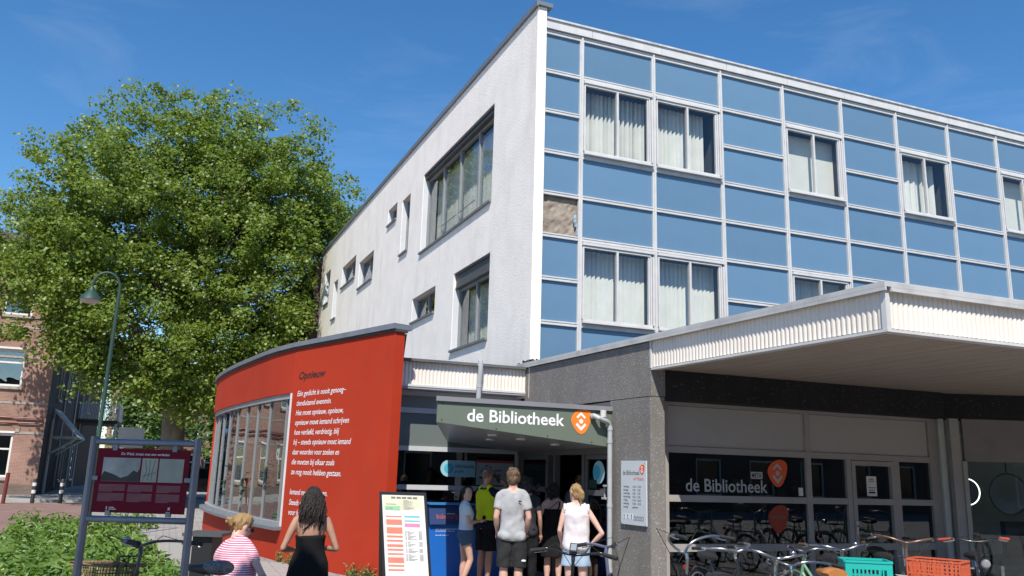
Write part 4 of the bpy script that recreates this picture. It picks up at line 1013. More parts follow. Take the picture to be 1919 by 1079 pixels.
b = MB(); b.fprism(FSG, [(.086, 1.561), (.349, 1.561), (.349, 1.655), (.335, 1.625), (.31, 1.64), (.27, 1.60), (.22, 1.585), (.19, 1.60), (.15, 1.615), (.10, 1.63), (.086, 1.60)], .0077, .0085); b.build('photo_trees', PHD, SG)
b = MB(); [b.tube([FSG.p(.38 + i * .03, 1.57, .0078), FSG.p(.40 + i * .02, 1.64, .0078), FSG.p(.385 + i * .035, 1.715, .0078)], .0012, 4) for i in range(3)]; b.tube([FSG.p(.37, 1.60, .0078), FSG.p(.47, 1.63, .0078)], .0012, 4); b.build('map_lines', PHD, SG)
b = MB()
for c_ in range(3):
    for blk, (v0, nl) in enumerate(((1.535, 7), (1.475, 8))):
        for i in range(nl):
            w_ = .185 if i < nl - 1 else .1
            b.fbox(FSG, .075 + c_ * .205, .075 + c_ * .205 + w_ * (1 - .05 * ((i * 3 + c_) % 3)), v0 - i * .0075, v0 - i * .0075 + .0028, .0065, .0072)
b.build('small_print', mat('pinkish_print', (.36, .20, .21), .6), SG, kind='stuff')
b = MB(); b.fbox(FSG, .145, .152, 1.365, 1.388, .0065, .0075); b.fbox(FSG, .165, .215, 1.366, 1.372, .0065, .0075); b.fbox(FSG, .165, .20, 1.378, 1.384, .0065, .0075); b.fprism(FSG, [(.575, 1.37), (.582, 1.38), (.58, 1.392), (.588, 1.385), (.595, 1.395), (.592, 1.38), (.597, 1.368), (.587, 1.376)], .0065, .0075); b.build('emblem', _M['pale_print'], SG)

# ================================================================ plane tree
def foliage_mat(name, c1, c2, c3, trans=0.35):
    m = bpy.data.materials.new(name); m.use_nodes = True
    n = m.node_tree.nodes; l = m.node_tree.links; n.clear()
    o = n.new('ShaderNodeOutputMaterial')
    t = n.new('ShaderNodeTexCoord'); nz = n.new('ShaderNodeTexNoise'); nz.inputs['Scale'].default_value = 4.0; nz.inputs['Detail'].default_value = 6; nz.inputs['Roughness'].default_value = .8
    l.new(t.outputs['Object'], nz.inputs['Vector'])
    cr = n.new('ShaderNodeValToRGB'); e = cr.color_ramp.elements
    e[0].position = .32; e[0].color = (*c1, 1); e[1].position = .68; e[1].color = (*c3, 1); k = cr.color_ramp.elements.new(.5); k.color = (*c2, 1)
    l.new(nz.outputs['Fac'], cr.inputs['Fac'])
    p = n.new('ShaderNodeBsdfPrincipled'); p.inputs['Roughness'].default_value = .42; p.inputs['Specular IOR Level'].default_value = .5
    tr = n.new('ShaderNodeBsdfTranslucent'); mx_ = n.new('ShaderNodeMixShader'); mx_.inputs[0].default_value = trans
    hs = n.new('ShaderNodeHueSaturation'); hs.inputs['Value'].default_value = 1.5; hs.inputs['Saturation'].default_value = 1.1
    l.new(cr.outputs['Color'], p.inputs['Base Color']); l.new(cr.outputs['Color'], hs.inputs['Color']); l.new(hs.outputs['Color'], tr.inputs['Color'])
    l.new(p.outputs[0], mx_.inputs[1]); l.new(tr.outputs[0], mx_.inputs[2]); l.new(mx_.outputs[0], o.inputs['Surface'])
    _M[name] = m
    return m
LEAFM = foliage_mat('plane_leaf', (.075, .13, .017), (.155, .225, .032), (.30, .34, .085), .42)
BARK = mat('plane_bark', (.13, .11, .085), .9, .4, 3.5, bump=.03, bscale=8, col2=(.26, .24, .18), stretch=(1, 1, .4))

def leaves_np(cent, nrm, size, rng, aspect=.8):
    """one five-point leaf (4 triangles, slightly folded) per centre, as arrays"""
    n = len(cent)
    up = rng.normal(size=(n, 3)); t = np.cross(nrm, up); t /= np.linalg.norm(t, axis=1)[:, None] + 1e-9
    s = np.cross(nrm, t)
    L = size[:, None]
    fold = nrm * (L * rng.uniform(.05, .22, (n, 1)))
    p0 = cent - t * L * .5; p1 = cent + s * L * .5 * aspect - t * L * .1 + fold; p2 = cent + s * L * .22 * aspect + t * L * .3 + fold * .4
    p3 = cent + t * L * .55; p4 = cent - s * L * .22 * aspect + t * L * .3 + fold * .4; p5 = cent - s * L * .5 * aspect - t * L * .1 + fold
    v = np.stack([p0, p1, p2, p3, p4, p5], 1).reshape(-1, 3)
    base = np.arange(n)[:, None] * 6
    f = np.concatenate([base + np.array([[0, 1, 2, 3]]), base + np.array([[0, 3, 4, 5]])], 1).reshape(-1, 4)
    return v, f
def mesh_np(name, v, f):
    me = bpy.data.meshes.new(name); me.vertices.add(len(v)); me.vertices.foreach_set('co', v.astype(np.float32).ravel())
    k = f.shape[1]
    me.loops.add(f.size); me.loops.foreach_set('vertex_index', f.astype(np.int32).ravel())
    me.polygons.add(len(f)); me.polygons.foreach_set('loop_start', np.arange(0, f.size, k, dtype=np.int32)); me.polygons.foreach_set('loop_total', np.full(len(f), k, dtype=np.int32))
    me.update(calc_edges=True); me.validate(); return me

rng = np.random.default_rng(4)
TB = V((-.1, 37.2, 0)); TS = .955
TREE = thing('plane_tree', 'tall broad plane tree with dense green crown beside the white wall', 'tree', TB)
# lobes that give the crown its outline: centre offset and radii
LOBES0 = [((-1.7, 0, 15.6), (3.6, 4.2, 3.6)), ((1.6, -.5, 14.2), (4.2, 4.5, 4.2)), ((-4.4, 0, 13.2), (3.6, 4.0, 3.6)), ((-6.2, .5, 10.2), (3.2, 3.8, 3.2)), ((-2.2, -2.8, 10.6), (4.8, 3.6, 4.6)), ((2.6, -2.2, 10.8), (4.2, 3.8, 4.2)),
         ((4.9, -.6, 13.0), (3.2, 3.4, 2.6)), ((6.0, .5, 12.4), (2.2, 3.0, 1.7)), ((-7.3, -.5, 7.6), (2.4, 3.0, 1.9)), ((-4.6, -2.5, 6.6), (3.3, 2.8, 2.2)), ((3.2, -2, 7.2), (2.6, 3.0, 2.6)), ((0, -4, 6.9), (3.4, 2.4, 2.2)), ((-2.4, -4.2, 4.7), (2.1, 1.8, 1.4)), ((.6, 2, 11), (6, 4.5, 5.5)), ((-5, 3, 9.5), (4, 4, 4)),
         ((4.9, 2, 8.0), (2.2, 3.4, 2.6)), ((-3.4, -3.2, 3.5), (1.2, 1.2, .9)), ((1.8, -3.4, 4.6), (1.7, 1.6, 1.2))]
LOBES = [((-2.3, 0, 15.4), (3.0, 3.6, 3.1)), ((.9, 0, 15.7), (3.0, 3.6, 3.0)), ((2.2, -.5, 14.2), (4.0, 4.3, 3.9)), ((-4.2, 0, 13.2), (3.0, 3.8, 2.9)), ((-6.0, .5, 10.4), (2.7, 3.6, 2.7)), ((-2.2, -2.8, 10.6), (4.8, 3.6, 4.6)), ((2.6, -2.2, 10.8), (4.2, 3.8, 4.2)),
         ((4.9, -.6, 13.0), (3.2, 3.4, 2.6)), ((6.0, .5, 12.4), (2.2, 3.0, 1.7)), ((-7.4, -.5, 9.2), (2.2, 2.8, 1.7)), ((-4.8, -2.2, 8.2), (3.0, 2.8, 2.3)), ((3.2, -2, 7.4), (2.6, 3.0, 2.9)), ((0, -4, 7.4), (3.4, 2.4, 2.6)), ((-2.9, -3.4, 6.6), (2.2, 2.0, 1.6)), ((.6, 2, 11), (6, 4.5, 5.5)), ((-5, 3, 10), (3.6, 4, 3.4)),
         ((4.9, 2, 8.0), (2.2, 3.4, 2.6)), ((.2, -3.6, 5.4), (2.3, 1.8, 1.5)), ((2.0, -3.2, 4.9), (1.9, 1.8, 1.5)), ((-1.4, -3.6, 4.6), (1.5, 1.2, 1.1)), ((-3.6, -3.0, 6.0), (1.7, 1.6, 1.2)), ((-2.6, -3.6, 5.0), (1.1, 1.1, 1.0)), ((.6, -3.8, 4.2), (1.4, 1.0, .9)), ((3.0, -3, 5.4), (1.8, 1.8, 1.6))]
CL = []
for (c, r) in LOBES:
    c = (c[0] * TS, c[1] * TS, c[2] * TS * (1.0 if c[2] < 10 else 1.035)); r = tuple(q * .96 for q in r)
    vol = r[0] * r[1] * r[2]; n = int(18 + vol * 3.0)
    for _ in range(n):
        d = rng.normal(size=3); d /= np.linalg.norm(d); k = rng.uniform(.08, 1.0) ** .55
        CL.append(np.array(c) + d * np.array(r) * k)
CL = np.array(CL); CL[:, 2] = np.maximum(CL[:, 2], 2.9)
cents = []; nrms = []
for c in CL:
    n = int(rng.uniform(55, 130)); rad = rng.uniform(.3, .8)
    d = rng.normal(size=(n, 3)); d /= np.linalg.norm(d, axis=1)[:, None]
    p = c + d * rad * (rng.uniform(0, 1, (n, 1)) ** .5) * np.array([1.15, 1.15, .7])
    cents.append(p); nn = d * .4 + np.array([-.1, -.4, .75]) + rng.normal(size=(n, 3)) * .65; nrms.append(nn / np.linalg.norm(nn, axis=1)[:, None])
cents = np.concatenate(cents) + np.array(TB); nrms = np.concatenate(nrms)
keep = ~((cents[:, 0] > 4.85) & (cents[:, 2] < 11.3))
cents, nrms = cents[keep], nrms[keep]
v, f = leaves_np(cents, nrms, rng.uniform(.075, .17, len(cents)), rng, .95)
cr_ = put('crown', mesh_np('crown', v, f), LEAFM, TREE, kind='stuff')
print('tree leaves', len(cents))
# trunk, limbs and branches reaching for the clumps
tr = MB(); rt_ = random.Random(6)
tr.tube([TB + V(p) for p in ((0, 0, -.1), (0, 0, .5), (.05, 0, 2.5), (-.05, .1, 5.0), (0, 0, 7.5), (.1, 0, 9.5), (-.2, 0, 12.2), (-.4, 0, 14.6))], [.66, .52, .45, .42, .36, .26, .15, .05], 14)
tr.build('trunk', BARK, TREE, smooth=True)
br_ = MB()
tips = []
for i in range(26):
    z0 = rt_.uniform(3.2, 10.5); a = rt_.uniform(0, 6.283); L = rt_.uniform(2.6, 5.6) * (1 - (z0 - 3) / 18); up = rt_.uniform(.25, 1.0)
    d = V((math.cos(a), math.sin(a) * .8, up)); p0 = TB + V((0, 0, z0)); pts = [p0]
    for k in range(1, 6): pts.append(p0 + d * (L * k / 5) + V((rt_.gauss(0, .18), rt_.gauss(0, .18), .25 * math.sin(k * .8))))
    r0 = .22 * (1 - (z0 - 3) / 14) + .06; br_.tube(pts, [r0 * (1 - .17 * k) for k in range(6)], 8)
    for q in (2, 3, 4, 5):
        for _ in range(3):
            d2 = (d + V((rt_.gauss(0, .8), rt_.gauss(0, .8), rt_.gauss(.2, .5)))).normalized() * rt_.uniform(1.0, 2.4)
            s = pts[q]; br_.tube([s, s + d2 * .5 + V((0, 0, .08)), s + d2], [.05, .032, .012], 5)
# a few limbs drooping low on the right of the trunk, seen against the street
for a in ((1.6, -.5, 5.2), (2.4, -.8, 4.4), (-2.6, -1.0, 6.4)):
    br_.tube([TB + V((0, 0, 3.3)), TB + V((a[0] * .4, a[1] * .4, a[2] * .86)), TB + V(a), TB + V((a[0] * 1.7, a[1] * 1.7, a[2] + .5)), TB + V((a[0] * 2.3, a[1] * 2.3, a[2] + .3))], [.22, .15, .1, .05, .015], 10)
br_.build('limbs', BARK, TREE, smooth=True)

# trees further along the street
FARL = foliage_mat('far_leaf', (.05, .10, .018), (.085, .15, .028), (.15, .21, .06))
for q, (tx, ty, h_, r_, lb) in enumerate(((5.5, 74, 10.5, 4.2, 'street tree beyond the plane tree, behind the parked car'), (-1.8, 86, 11, 4.4, 'street tree far down the shaded street'))):
    t = thing('street_tree', lb, 'tree', (tx, ty, 0), 'trees along the far street')
    MB().tube([(tx, ty, -.05), (tx, ty, 2.5), (tx + .1, ty, h_ * .7)], [.26, .2, .06], 10).build('trunk', BARK, t, smooth=True)
    n = 9000; d = rng.normal(size=(n, 3)); d /= np.linalg.norm(d, axis=1)[:, None]
    k = (rng.uniform(0, 1, (n, 1)) ** .4) * (1 + .25 * np.sin(d[:, :1] * 7 + d[:, 1:2] * 5) )
    p = np.array((tx, ty, h_ * .58)) + d * k * np.array((r_, r_, h_ * .40))
    v, f = leaves_np(p, (d * .4 + np.array((0, -.3, .8)) + rng.normal(size=(n, 3)) * .4), rng.uniform(.25, .5, n), rng); put('crown', mesh_np('crown', v, f), FARL, t, kind='stuff')

# young tree beside the viewer: its shade falls on the history board and the woman in front of it
ST = thing('shade_tree', 'young street tree standing beside the viewer, shading the history board', 'tree', (-3.2, -1.2, 0))
MB().tube([(-3.2, -1.2, -.05), (-3.15, -1.1, 2.5), (-2.9, -.6, 5.0), (-2.3, .6, 7.0), (-1.8, 1.6, 8.2)], [.14, .11, .09, .06, .02], 10).build('trunk', BARK, ST, smooth=True)
n = 5200; cs = np.array([(-1.45, 2.0, 7.6), (-1.2, 2.35, 7.3), (-1.75, 1.6, 7.9), (-2.6, .4, 8.0), (-2.2, 1.2, 8.6), (-3.2, -.8, 7.6)])[rng.integers(0, 6, n)]
d = rng.normal(size=(n, 3)); d /= np.linalg.norm(d, axis=1)[:, None]
v, f = leaves_np(cs + d * (rng.uniform(0, 1, (n, 1)) ** .4) * np.array((1.05, 1.0, .75)), d * .4 + np.array((0, -.3, .9)) + rng.normal(size=(n, 3)) * .4, rng.uniform(.14, .26, n), rng); put('crown', mesh_np('crown', v, f), LEAFM, ST, kind='stuff')

# ================================================================ shrub bed beside the history board
SHR = foliage_mat('shrub_leaf', (.06, .125, .02), (.13, .225, .04), (.26, .35, .08), .35)
def bedx(y): return (-1.2 - .12 * (y - 8.5), .35 - .09 * max(0, y - 10.5))
bushes = []
rs = random.Random(31)
y = 8.5
while y < 20.5:
    a, c = bedx(y); x = a
    while x < c:
        bushes.append((x + rs.uniform(-.12, .12), y + rs.uniform(-.2, .2), rs.uniform(.34, .70) * (1 if y < 15 else 1.05), rs.uniform(.34, .52))); x += .52
    y += .62
pc, pn, ps = [], [], []
st_ = MB()
for (x, y, h, r_) in bushes:
    n = 190
    d = rng.normal(size=(n, 3)); d[:, 2] = np.abs(d[:, 2]); d /= np.linalg.norm(d, axis=1)[:, None]
    p = np.array((x, y, h * .35)) + d * np.array((r_, r_, h * .66)) * (rng.uniform(.2, 1, (n, 1)) ** .5); pc.append(p)
    nn = d * .6 + np.array((0, -.2, .6)) + rng.normal(size=(n, 3)) * .5; pn.append(nn / np.linalg.norm(nn, axis=1)[:, None]); ps.append(rng.uniform(.08, .17, n))
    for _ in range(3): st_.tube([(x, y, 0), (x + rs.gauss(0, .1), y + rs.gauss(0, .1), h * .8)], [.008, .003], 4)
pc = np.concatenate(pc); pn = np.concatenate(pn); ps = np.concatenate(ps)
v, f = leaves_np(pc, pn, ps, rng, .4)
SB = thing('shrub_bed', 'bed of knee-high green shrubs behind the history board', 'shrubs', (-1, 14, 0)); SB['kind'] = 'stuff'
put('foliage', mesh_np('foliage', v, f), SHR, SB, kind='stuff'); st_.build('stems', BARK, SB, kind='stuff')
MB().prism([(-1.4, 8.0), (.45, 8.0), (.45, 11), (-.55, 20.8), (-2.7, 20.8)], -.03, .03).build('soil', mat('bed_soil', (.06, .045, .03), .95, .4, 5, bump=.02, bscale=30), SB)

# ================================================================ brick house on the left
BH = thing('brick_house', 'old red brick house with arched windows on the far left', 'building', (-12, 44, 0))
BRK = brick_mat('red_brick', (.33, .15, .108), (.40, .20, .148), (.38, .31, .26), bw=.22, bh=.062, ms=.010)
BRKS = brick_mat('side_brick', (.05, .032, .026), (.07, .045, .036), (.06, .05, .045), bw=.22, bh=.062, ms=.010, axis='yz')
FB = Fr((0, 43.8, 0), (1, 0, 0)); BXR = -5.55
wins = [(-7.95 - 2.9 * k, -6.75 - 2.9 * k, z0, z1) for k in range(5) for z0, z1 in ((.85, 2.8), (4.9, 6.6), (8.2, 9.8))]
b = wall_holes(FB, -24, BXR, .0, 11.2, wins, .18); b.quad(FB.p(-24, 11.2), FB.p(BXR, 11.2), FB.p(BXR, 11.2, -9), FB.p(-24, 11.2, -9)); b.build('wall', BRK, BH)
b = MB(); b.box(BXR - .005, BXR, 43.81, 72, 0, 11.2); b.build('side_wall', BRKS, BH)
STONE = mat('grey_stone_band', (.36, .33, .29), .85, .15, 4)
b = MB(); [b.fbox(FB, -24, BXR + .01, z, z + .1, .002, .02) for z in (2.78, 4.12, 6.2, 7.6)]; b.build('stone_band', STONE, BH)
MB().fbox(FB, -24, BXR + .015, 0, .55, .002, .03).build('plinth', brick_mat('plinth_brick', (.17, .10, .08), (.21, .13, .10), (.2, .18, .16)), BH)
REDP = mat('dark_red_pipe', (.16, .03, .025), .4, .1)
MB().tube([FB.p(-24, 3.5, .09), FB.p(BXR - .12, 3.5, .09), FB.p(BXR - .12, 3.28, .09), FB.p(-24, 3.28, .09)], .035, 8).build('wall_pipe', REDP, BH)
ARCH = brick_mat('arch_brick', (.42, .15, .09), (.48, .2, .12), (.35, .3, .25), bw=.07, bh=.3)
WHW = mat('white_timber', (.72, .72, .70), .45, .06)
for (a, c, z0, z1) in wins:
    w = MB(); t_ = .09
    w.fbox(FB, a, a + t_, z0, z1, -.17, -.08); w.fbox(FB, c - t_, c, z0, z1, -.17, -.08); w.fbox(FB, a + t_, c - t_, z1 - .12, z1, -.17, -.08); w.fbox(FB, a + t_, c - t_, z0, z0 + .1, -.17, -.08); zm = z0 + (z1 - z0) * .62; w.fbox(FB, a + t_, c - t_, zm, zm + .08, -.17, -.075); w.fbox(FB, a - .04, c + .04, z1 + .001, z1 + .09, .003, .05)
    o = w.build('window', WHW, BH)
    MB().fbox(FB, a + .05, c - .05, z0 + .05, z1 - .05, -.14, -.135).build('pane', GLASSB, o)
    MB().fbox(FB, a - .06, c + .06, z0 - .13, z0 - .005, -.05, .10).build('sill', STONE, o)
    room(FB, a, c, z0, z1, -.181, -1.2).build('room_lining', ROOM, o)
    ar = MB(); cx = (a + c) / 2; N = 12; hw = (c - a) / 2 + .1
    P = [(cx + hw * math.sin(R(-62 + 124 * i / N)) / math.sin(R(62)), z1 + .10 + .42 * (math.cos(R(-62 + 124 * i / N)) - math.cos(R(62))) / (1 - math.cos(R(62)))) for i in range(N + 1)]
    Q = [(cx + (p[0] - cx) * 1.2, p[1] + .24 if abs(p[0] - cx) < hw * .8 else p[1] + .14) for p in P]
    ar.fprism(FB, P + Q[::-1], .004, .035); ar.build('arch', ARCH, o)
    [MB().fbox(FB, x_ - .08, x_ + .08, z1 + .06, z1 + .2, .036, .05).build('springer', STONE, o) for x_ in (a - .13, c + .13)]
rf = MB(); rf.add([(-24.3, 43.4, 11.2), (BXR + .3, 43.4, 11.2), (BXR + .3, 48.5, 13.2), (-24.3, 48.5, 13.2), (BXR + .3, 53.6, 11.2), (-24.3, 53.6, 11.2)], [(0, 1, 2, 3), (3, 2, 4, 5), (1, 4, 2)]); rf.build('roof', mat('dark_roof_tiles', (.07, .05, .045), .8, .3, 8), BH)
MB().box(-24.3, BXR + .2, 43.3, 43.55, 11.0, 11.25).build('gutter', WHW, BH)
# alley side: drainpipes, windows and doors in shade
FBS = Fr((BXR, 0, 0), (0, 1, 0), n=(1, 0, 0))
GRP = mat('pale_pipe', (.42, .42, .40), .5, .1)
for (u_, z0, z1) in ((45.4, .1, 3.4), (49.2, .3, 7.6), (54.5, 0, 8.5), (58, 0, 8)): MB().tube([FBS.p(u_, z0, .08), FBS.p(u_, z1, .08), FBS.p(u_ + .25, z1 + .2, .05)], .05, 8).build('drainpipe', GRP, BH)
for (a, c, z0, z1) in ((46.6, 47.6, 4.6, 6.6), (50.2, 51.4, 4.8, 6.8), (51, 52.2, .6, 2.4), (56, 57.4, .6, 2.6), (62, 63, 4.8, 6.8)):
    w = MB(); w.fbox(FBS, a, a + .1, z0, z1, .001, .06); w.fbox(FBS, c - .1, c, z0, z1, .001, .06); w.fbox(FBS, a + .1, c - .1, z1 - .1, z1, .001, .06); w.fbox(FBS, a - .1, c + .1, z0 - .1, z0, .001, .12); o = w.build('window', GRP, BH); MB().fbox(FBS, a + .1, c - .1, z0, z1 - .1, .001, .02).build('pane', GLASSB, o)
# glazed awning frame on the alley wall
AW = thing('awning_frame', 'white glazed awning frame bracketed to the dark alley wall', 'awning', (BXR + .5, 47.5, 2))
b = MB(); wt = WHW
u0, u1 = 46.0, 48.6
A_ = [FBS.p(u0, 4.05, .05), FBS.p(u1, 4.05, .05), FBS.p(u0, 2.75, 1.25), FBS.p(u1, 2.75, 1.25), FBS.p(u0, 2.75, .05), FBS.p(u1, 2.75, .05), FBS.p(u0, 1.95, .05), FBS.p(u1, 1.95, .05)]
for i, j in ((0, 1), (2, 3), (0, 2), (1, 3), (4, 2), (5, 3), (4, 5), (6, 2), (7, 3)): b.tube([A_[i], A_[j]], .06, 4)
b.tube([FBS.p(u0, .1, .05), FBS.p(u0, 4.05, .05)], .06, 4)
b.build('frame', wt, AW); MB().quad(A_[0], A_[1], A_[3], A_[2]).build('pane', GLASSB, AW)
# balcony with white railing on a garage-like annex at the end of the alley
BL = thing('balcony', 'white railed balcony jutting from the dark alley wall', 'balcony', (-4.2, 58, 3.9))
b = MB(); b.box(BXR + .02, -3.3, 56.5, 61, 3.9, 4.1); b.build('deck', mat('dark_timber', (.06, .05, .045), .8), BL)
b = MB()
for i in range(26): x_ = BXR + .1 + (2.15) * i / 25; b.box(x_, x_ + .035, 56.5, 56.54, 4.15, 5.05)
for i in range(40): y_ = 56.55 + 4.4 * i / 39; b.box(-3.34, -3.3, y_, y_ + .035, 4.15, 5.05)
b.box(BXR + .05, -3.3, 56.48, 56.56, 5.051, 5.11); b.box(-3.36, -3.28, 56.6, 61, 5.051, 5.11); b.build('railing', WHW, BL)
b = MB(); b.box(-3.285, -3.275, 57.0, 58.4, 4.3, 5.0); b.build('red_sign', mat('red_white_sign', (.55, .12, .10), .6, .6, 9, col2=(.7, .68, .66)), BL)
MB().box(-3.42, -3.3, 56.4, 56.52, 0, 3.9).build('post', WHW, BL)

# white van parked in the alley behind the board
VN = thing('parked_van', 'white delivery van parked in the alley beyond the lamp post', 'van', (-2.0, 50, 0))
VW = mat('white_van_paint', (.70, .71, .72), .3, .03, coat=.3); TY = mat('tyre_rubber', (.018, .018, .018), .8, .2); CGL = glass('car_glass', (.08, .09, .10), 1.7, boost=.08)
sec = [(-1, .35), (-1, 1.9), (-.85, 2.25), (.85, 2.25), (1, 1.9), (1, .35)]
b = MB(); 
def vsec(y_, s_, top): return [(-2.0 + x_ * s_, y_, z_ if z_ < 1 else 1 + (z_ - 1) * top) for x_, z_ in sec]
prof = [(48.2, .88, .15), (48.45, .96, .35), (49.2, .97, .95), (49.6, 1, 1), (53.2, 1, 1), (53.3, .97, .97)]
for y_, s_, tp in prof: b.v += vsec(y_, s_, tp)
for i in range(len(prof) - 1):
    for k in range(6): b.f.append((6 * i + k, 6 * i + (k + 1) % 6, 6 * i + 6 + (k + 1) % 6, 6 * i + 6 + k))
b.f.append((0, 1, 2, 3, 4, 5)); b.f.append(tuple(range(6 * len(prof) - 1, 6 * len(prof) - 7, -1))); b.build('body', VW, VN, smooth=True)
b = MB(); b.quad((-2.8, 48.5, 1.38), (-1.2, 48.5, 1.38), (-1.25, 49.12, 2.08), (-2.75, 49.12, 2.08)); b.build('windscreen', CGL, VN)
for x_ in (-2.95, -1.05):
    for y_ in (49.1, 52.4):
        w = MB().cyl((x_ - .1, y_, .33), (x_ + .1, y_, .33), .33, seg=24).build('wheel', TY, VN, smooth=True); MB().cyl((x_ - .105, y_, .33), (x_ + .105, y_, .33), .19, seg=20).build('rim', PIPE, w)
for x_ in (-2.65, -1.35): MB().ball((x_, 48.24, .78), .14, .05, .09).build('headlight', WHITE_ALU, VN, smooth=True)

# dark car parked beyond the pavilion
CR = thing('parked_car', 'dark green hatchback parked beyond the curved bay', 'car', (1.2, 46.5, 0))
CP = mat('dark_car_paint', (.012, .03, .034), .22, .05, coat=.8)
# side profile along x, width along y
lower = [(-.2, .32), (-.25, .62), (-.12, .80), (.75, .95), (2.9, .97), (3.75, .92), (3.85, .6), (3.8, .30)]
b = MB(); n = len(lower)
def pts(prof_, y_, inset=0): return [(-.55 + x_ , y_, z_) for x_, z_ in prof_]
b.v += pts(lower, 45.4) + pts(lower, 47.1); b.f += [tuple(range(n - 1, -1, -1)), tuple(range(n, 2 * n))] + [(i, (i + 1) % n, n + (i + 1) % n, n + i) for i in range(n)]
bo = b.build('body', CP, CR, smooth=True)
cab = [(.62, .94), (1.35, 1.42), (2.75, 1.46), (3.55, .95)]
b = MB(); A0 = [(-.55 + x_, 45.45 + (.14 if z_ > 1.2 else 0), z_) for x_, z_ in cab]; A1 = [(-.55 + x_, 47.05 - (.14 if z_ > 1.2 else 0), z_) for x_, z_ in cab]
b.v += A0 + A1; b.f += [(3, 2, 1, 0), (4, 5, 6, 7)] + [(i, i + 1, 5 + i, 4 + i) for i in range(3)]; b.build('cabin', CGL if False else mat('dark_car_glass', (.012, .015, .017), .08, .05), CR)
b = MB(); b.box(.78, 2.25, 45.58, 46.92, 1.425, 1.475)
for (p, q) in zip(A0[:-1], A0[1:]): b.tube([V(p) + V((0, -.01, 0)), V(q) + V((0, -.01, 0))], .035, 6)
b.build('roof', CP, CR)
for x_ in (.25, 2.65):
    for y_ in (45.5, 47.0):
        w = MB().cyl((x_, y_ - .1, .31), (x_, y_ + .1, .31), .31, seg=24).build('wheel', TY, CR, smooth=True); MB().cyl((x_, y_ - .105, .31), (x_, y_ + .105, .31), .19, seg=18).build('rim', PIPE, w)
MB().ball((-.72, 45.65, .68), .06, .16, .09).build('headlight', WHITE_ALU, CR, smooth=True); MB().ball((-.72, 46.85, .68), .06, .16, .09).build('headlight', WHITE_ALU, CR, smooth=True)
MB().ball((.35, 45.3, 1.0), .1, .07, .07).build('mirror', CP, CR, smooth=True)

# far houses closing the street
for q, (x0, x1, y_, h_, c_, lb) in enumerate(((4.5, 9.0, 92, 8.5, (.30, .17, .13), 'far red brick house with white windows closing the street'), (9.0, 14.0, 92, 9.5, (.42, .40, .37), 'far pale plastered house next to the brick one'), (-.5, 4.4, 94, 9.0, (.22, .13, .10), 'far dark brick house at the end of the alley'), (-6.5, -.6, 96, 10, (.3, .2, .16), 'far brick gable half hidden behind the plane tree'))):
    t = thing('far_house', lb, 'building', (x0, y_, 0), 'houses at the end of the street')
    F_ = Fr((0, y_, 0), (1, 0, 0)); nw = 3; wd = (x1 - x0) / nw
    ws = [(x0 + wd * k + wd * .25, x0 + wd * k + wd * .75, z_, z_ + 1.7) for k in range(nw) for z_ in (.9, 3.9, 6.4)]
    wall_holes(F_, x0, x1, 0, h_, ws, .2).build('wall', mat('far_wall_%d' % q, c_, .9, .15, 1.5), t)
    rf = MB(); rf.add([(x0, y_ - .3, h_), (x1, y_ - .3, h_), (x1, y_ + 4, h_ + 3.4), (x0, y_ + 4, h_ + 3.4), (x0, y_ + 8, h_), (x1, y_ + 8, h_)], [(0, 1, 2, 3), (3, 2, 5, 4), (0, 3, 4), (1, 5, 2)]); rf.build('roof', _M['dark_roof_tiles'], t)
    for (a, c, z0, z1) in ws:
        w = MB(); w.fbox(F_, a, a + .12, z0, z1, -.15, -.05); w.fbox(F_, c - .12, c, z0, z1, -.15, -.05); w.fbox(F_, a + .12, c - .12, z1 - .12, z1, -.15, -.05); w.fbox(F_, a + .12, c - .12, z0, z0 + .12, -.15, -.05); w.fbox(F_, a + .12, c - .12, (z0 + z1) / 2, (z0 + z1) / 2 + .1, -.15, -.05); o = w.build('window', WHW, t); MB().fbox(F_, a, c, z0, z1, -.19, -.16).build('pane', _M['dark_car_glass'], o)

# terrace across the street, behind the viewer, mirrored in the shop glass
TE = thing('street_terrace', 'shaded brick terrace across the street, mirrored in the shop windows', 'building', (4, -17, 0))
FT = Fr((0, -17, 0), (-1, 0, 0), n=(0, 1, 0)); tw = [(-78 + 3.4 * k, -76.4 + 3.4 * k, z0, z0 + 1.9) for k in range(28) for z0 in (.8, 4.0, 7.0)]
wall_holes(FT, -80, 20, 0, 9.6, tw, .2).build('wall', brick_mat('terrace_brick', (.15, .085, .065), (.2, .12, .09), (.18, .15, .13)), TE)
b = MB(); b.box(-20, 80, -26, -17.02, 9.6, 9.9); b.build('roof', _M['dark_roof_tiles'], TE)
for (a, c, z0, z1) in tw:
    w = MB(); w.fbox(FT, a, a + .1, z0, z1, -.15, -.05); w.fbox(FT, c - .1, c, z0, z1, -.15, -.05); w.fbox(FT, a + .1, c - .1, z1 - .1, z1, -.15, -.05); w.fbox(FT, a + .1, c - .1, z0, z0 + .1, -.15, -.05); o = w.build('window', WHW, TE); MB().fbox(FT, a, c, z0, z1, -.19, -.16).build('pane', _M['dark_car_glass'], o)

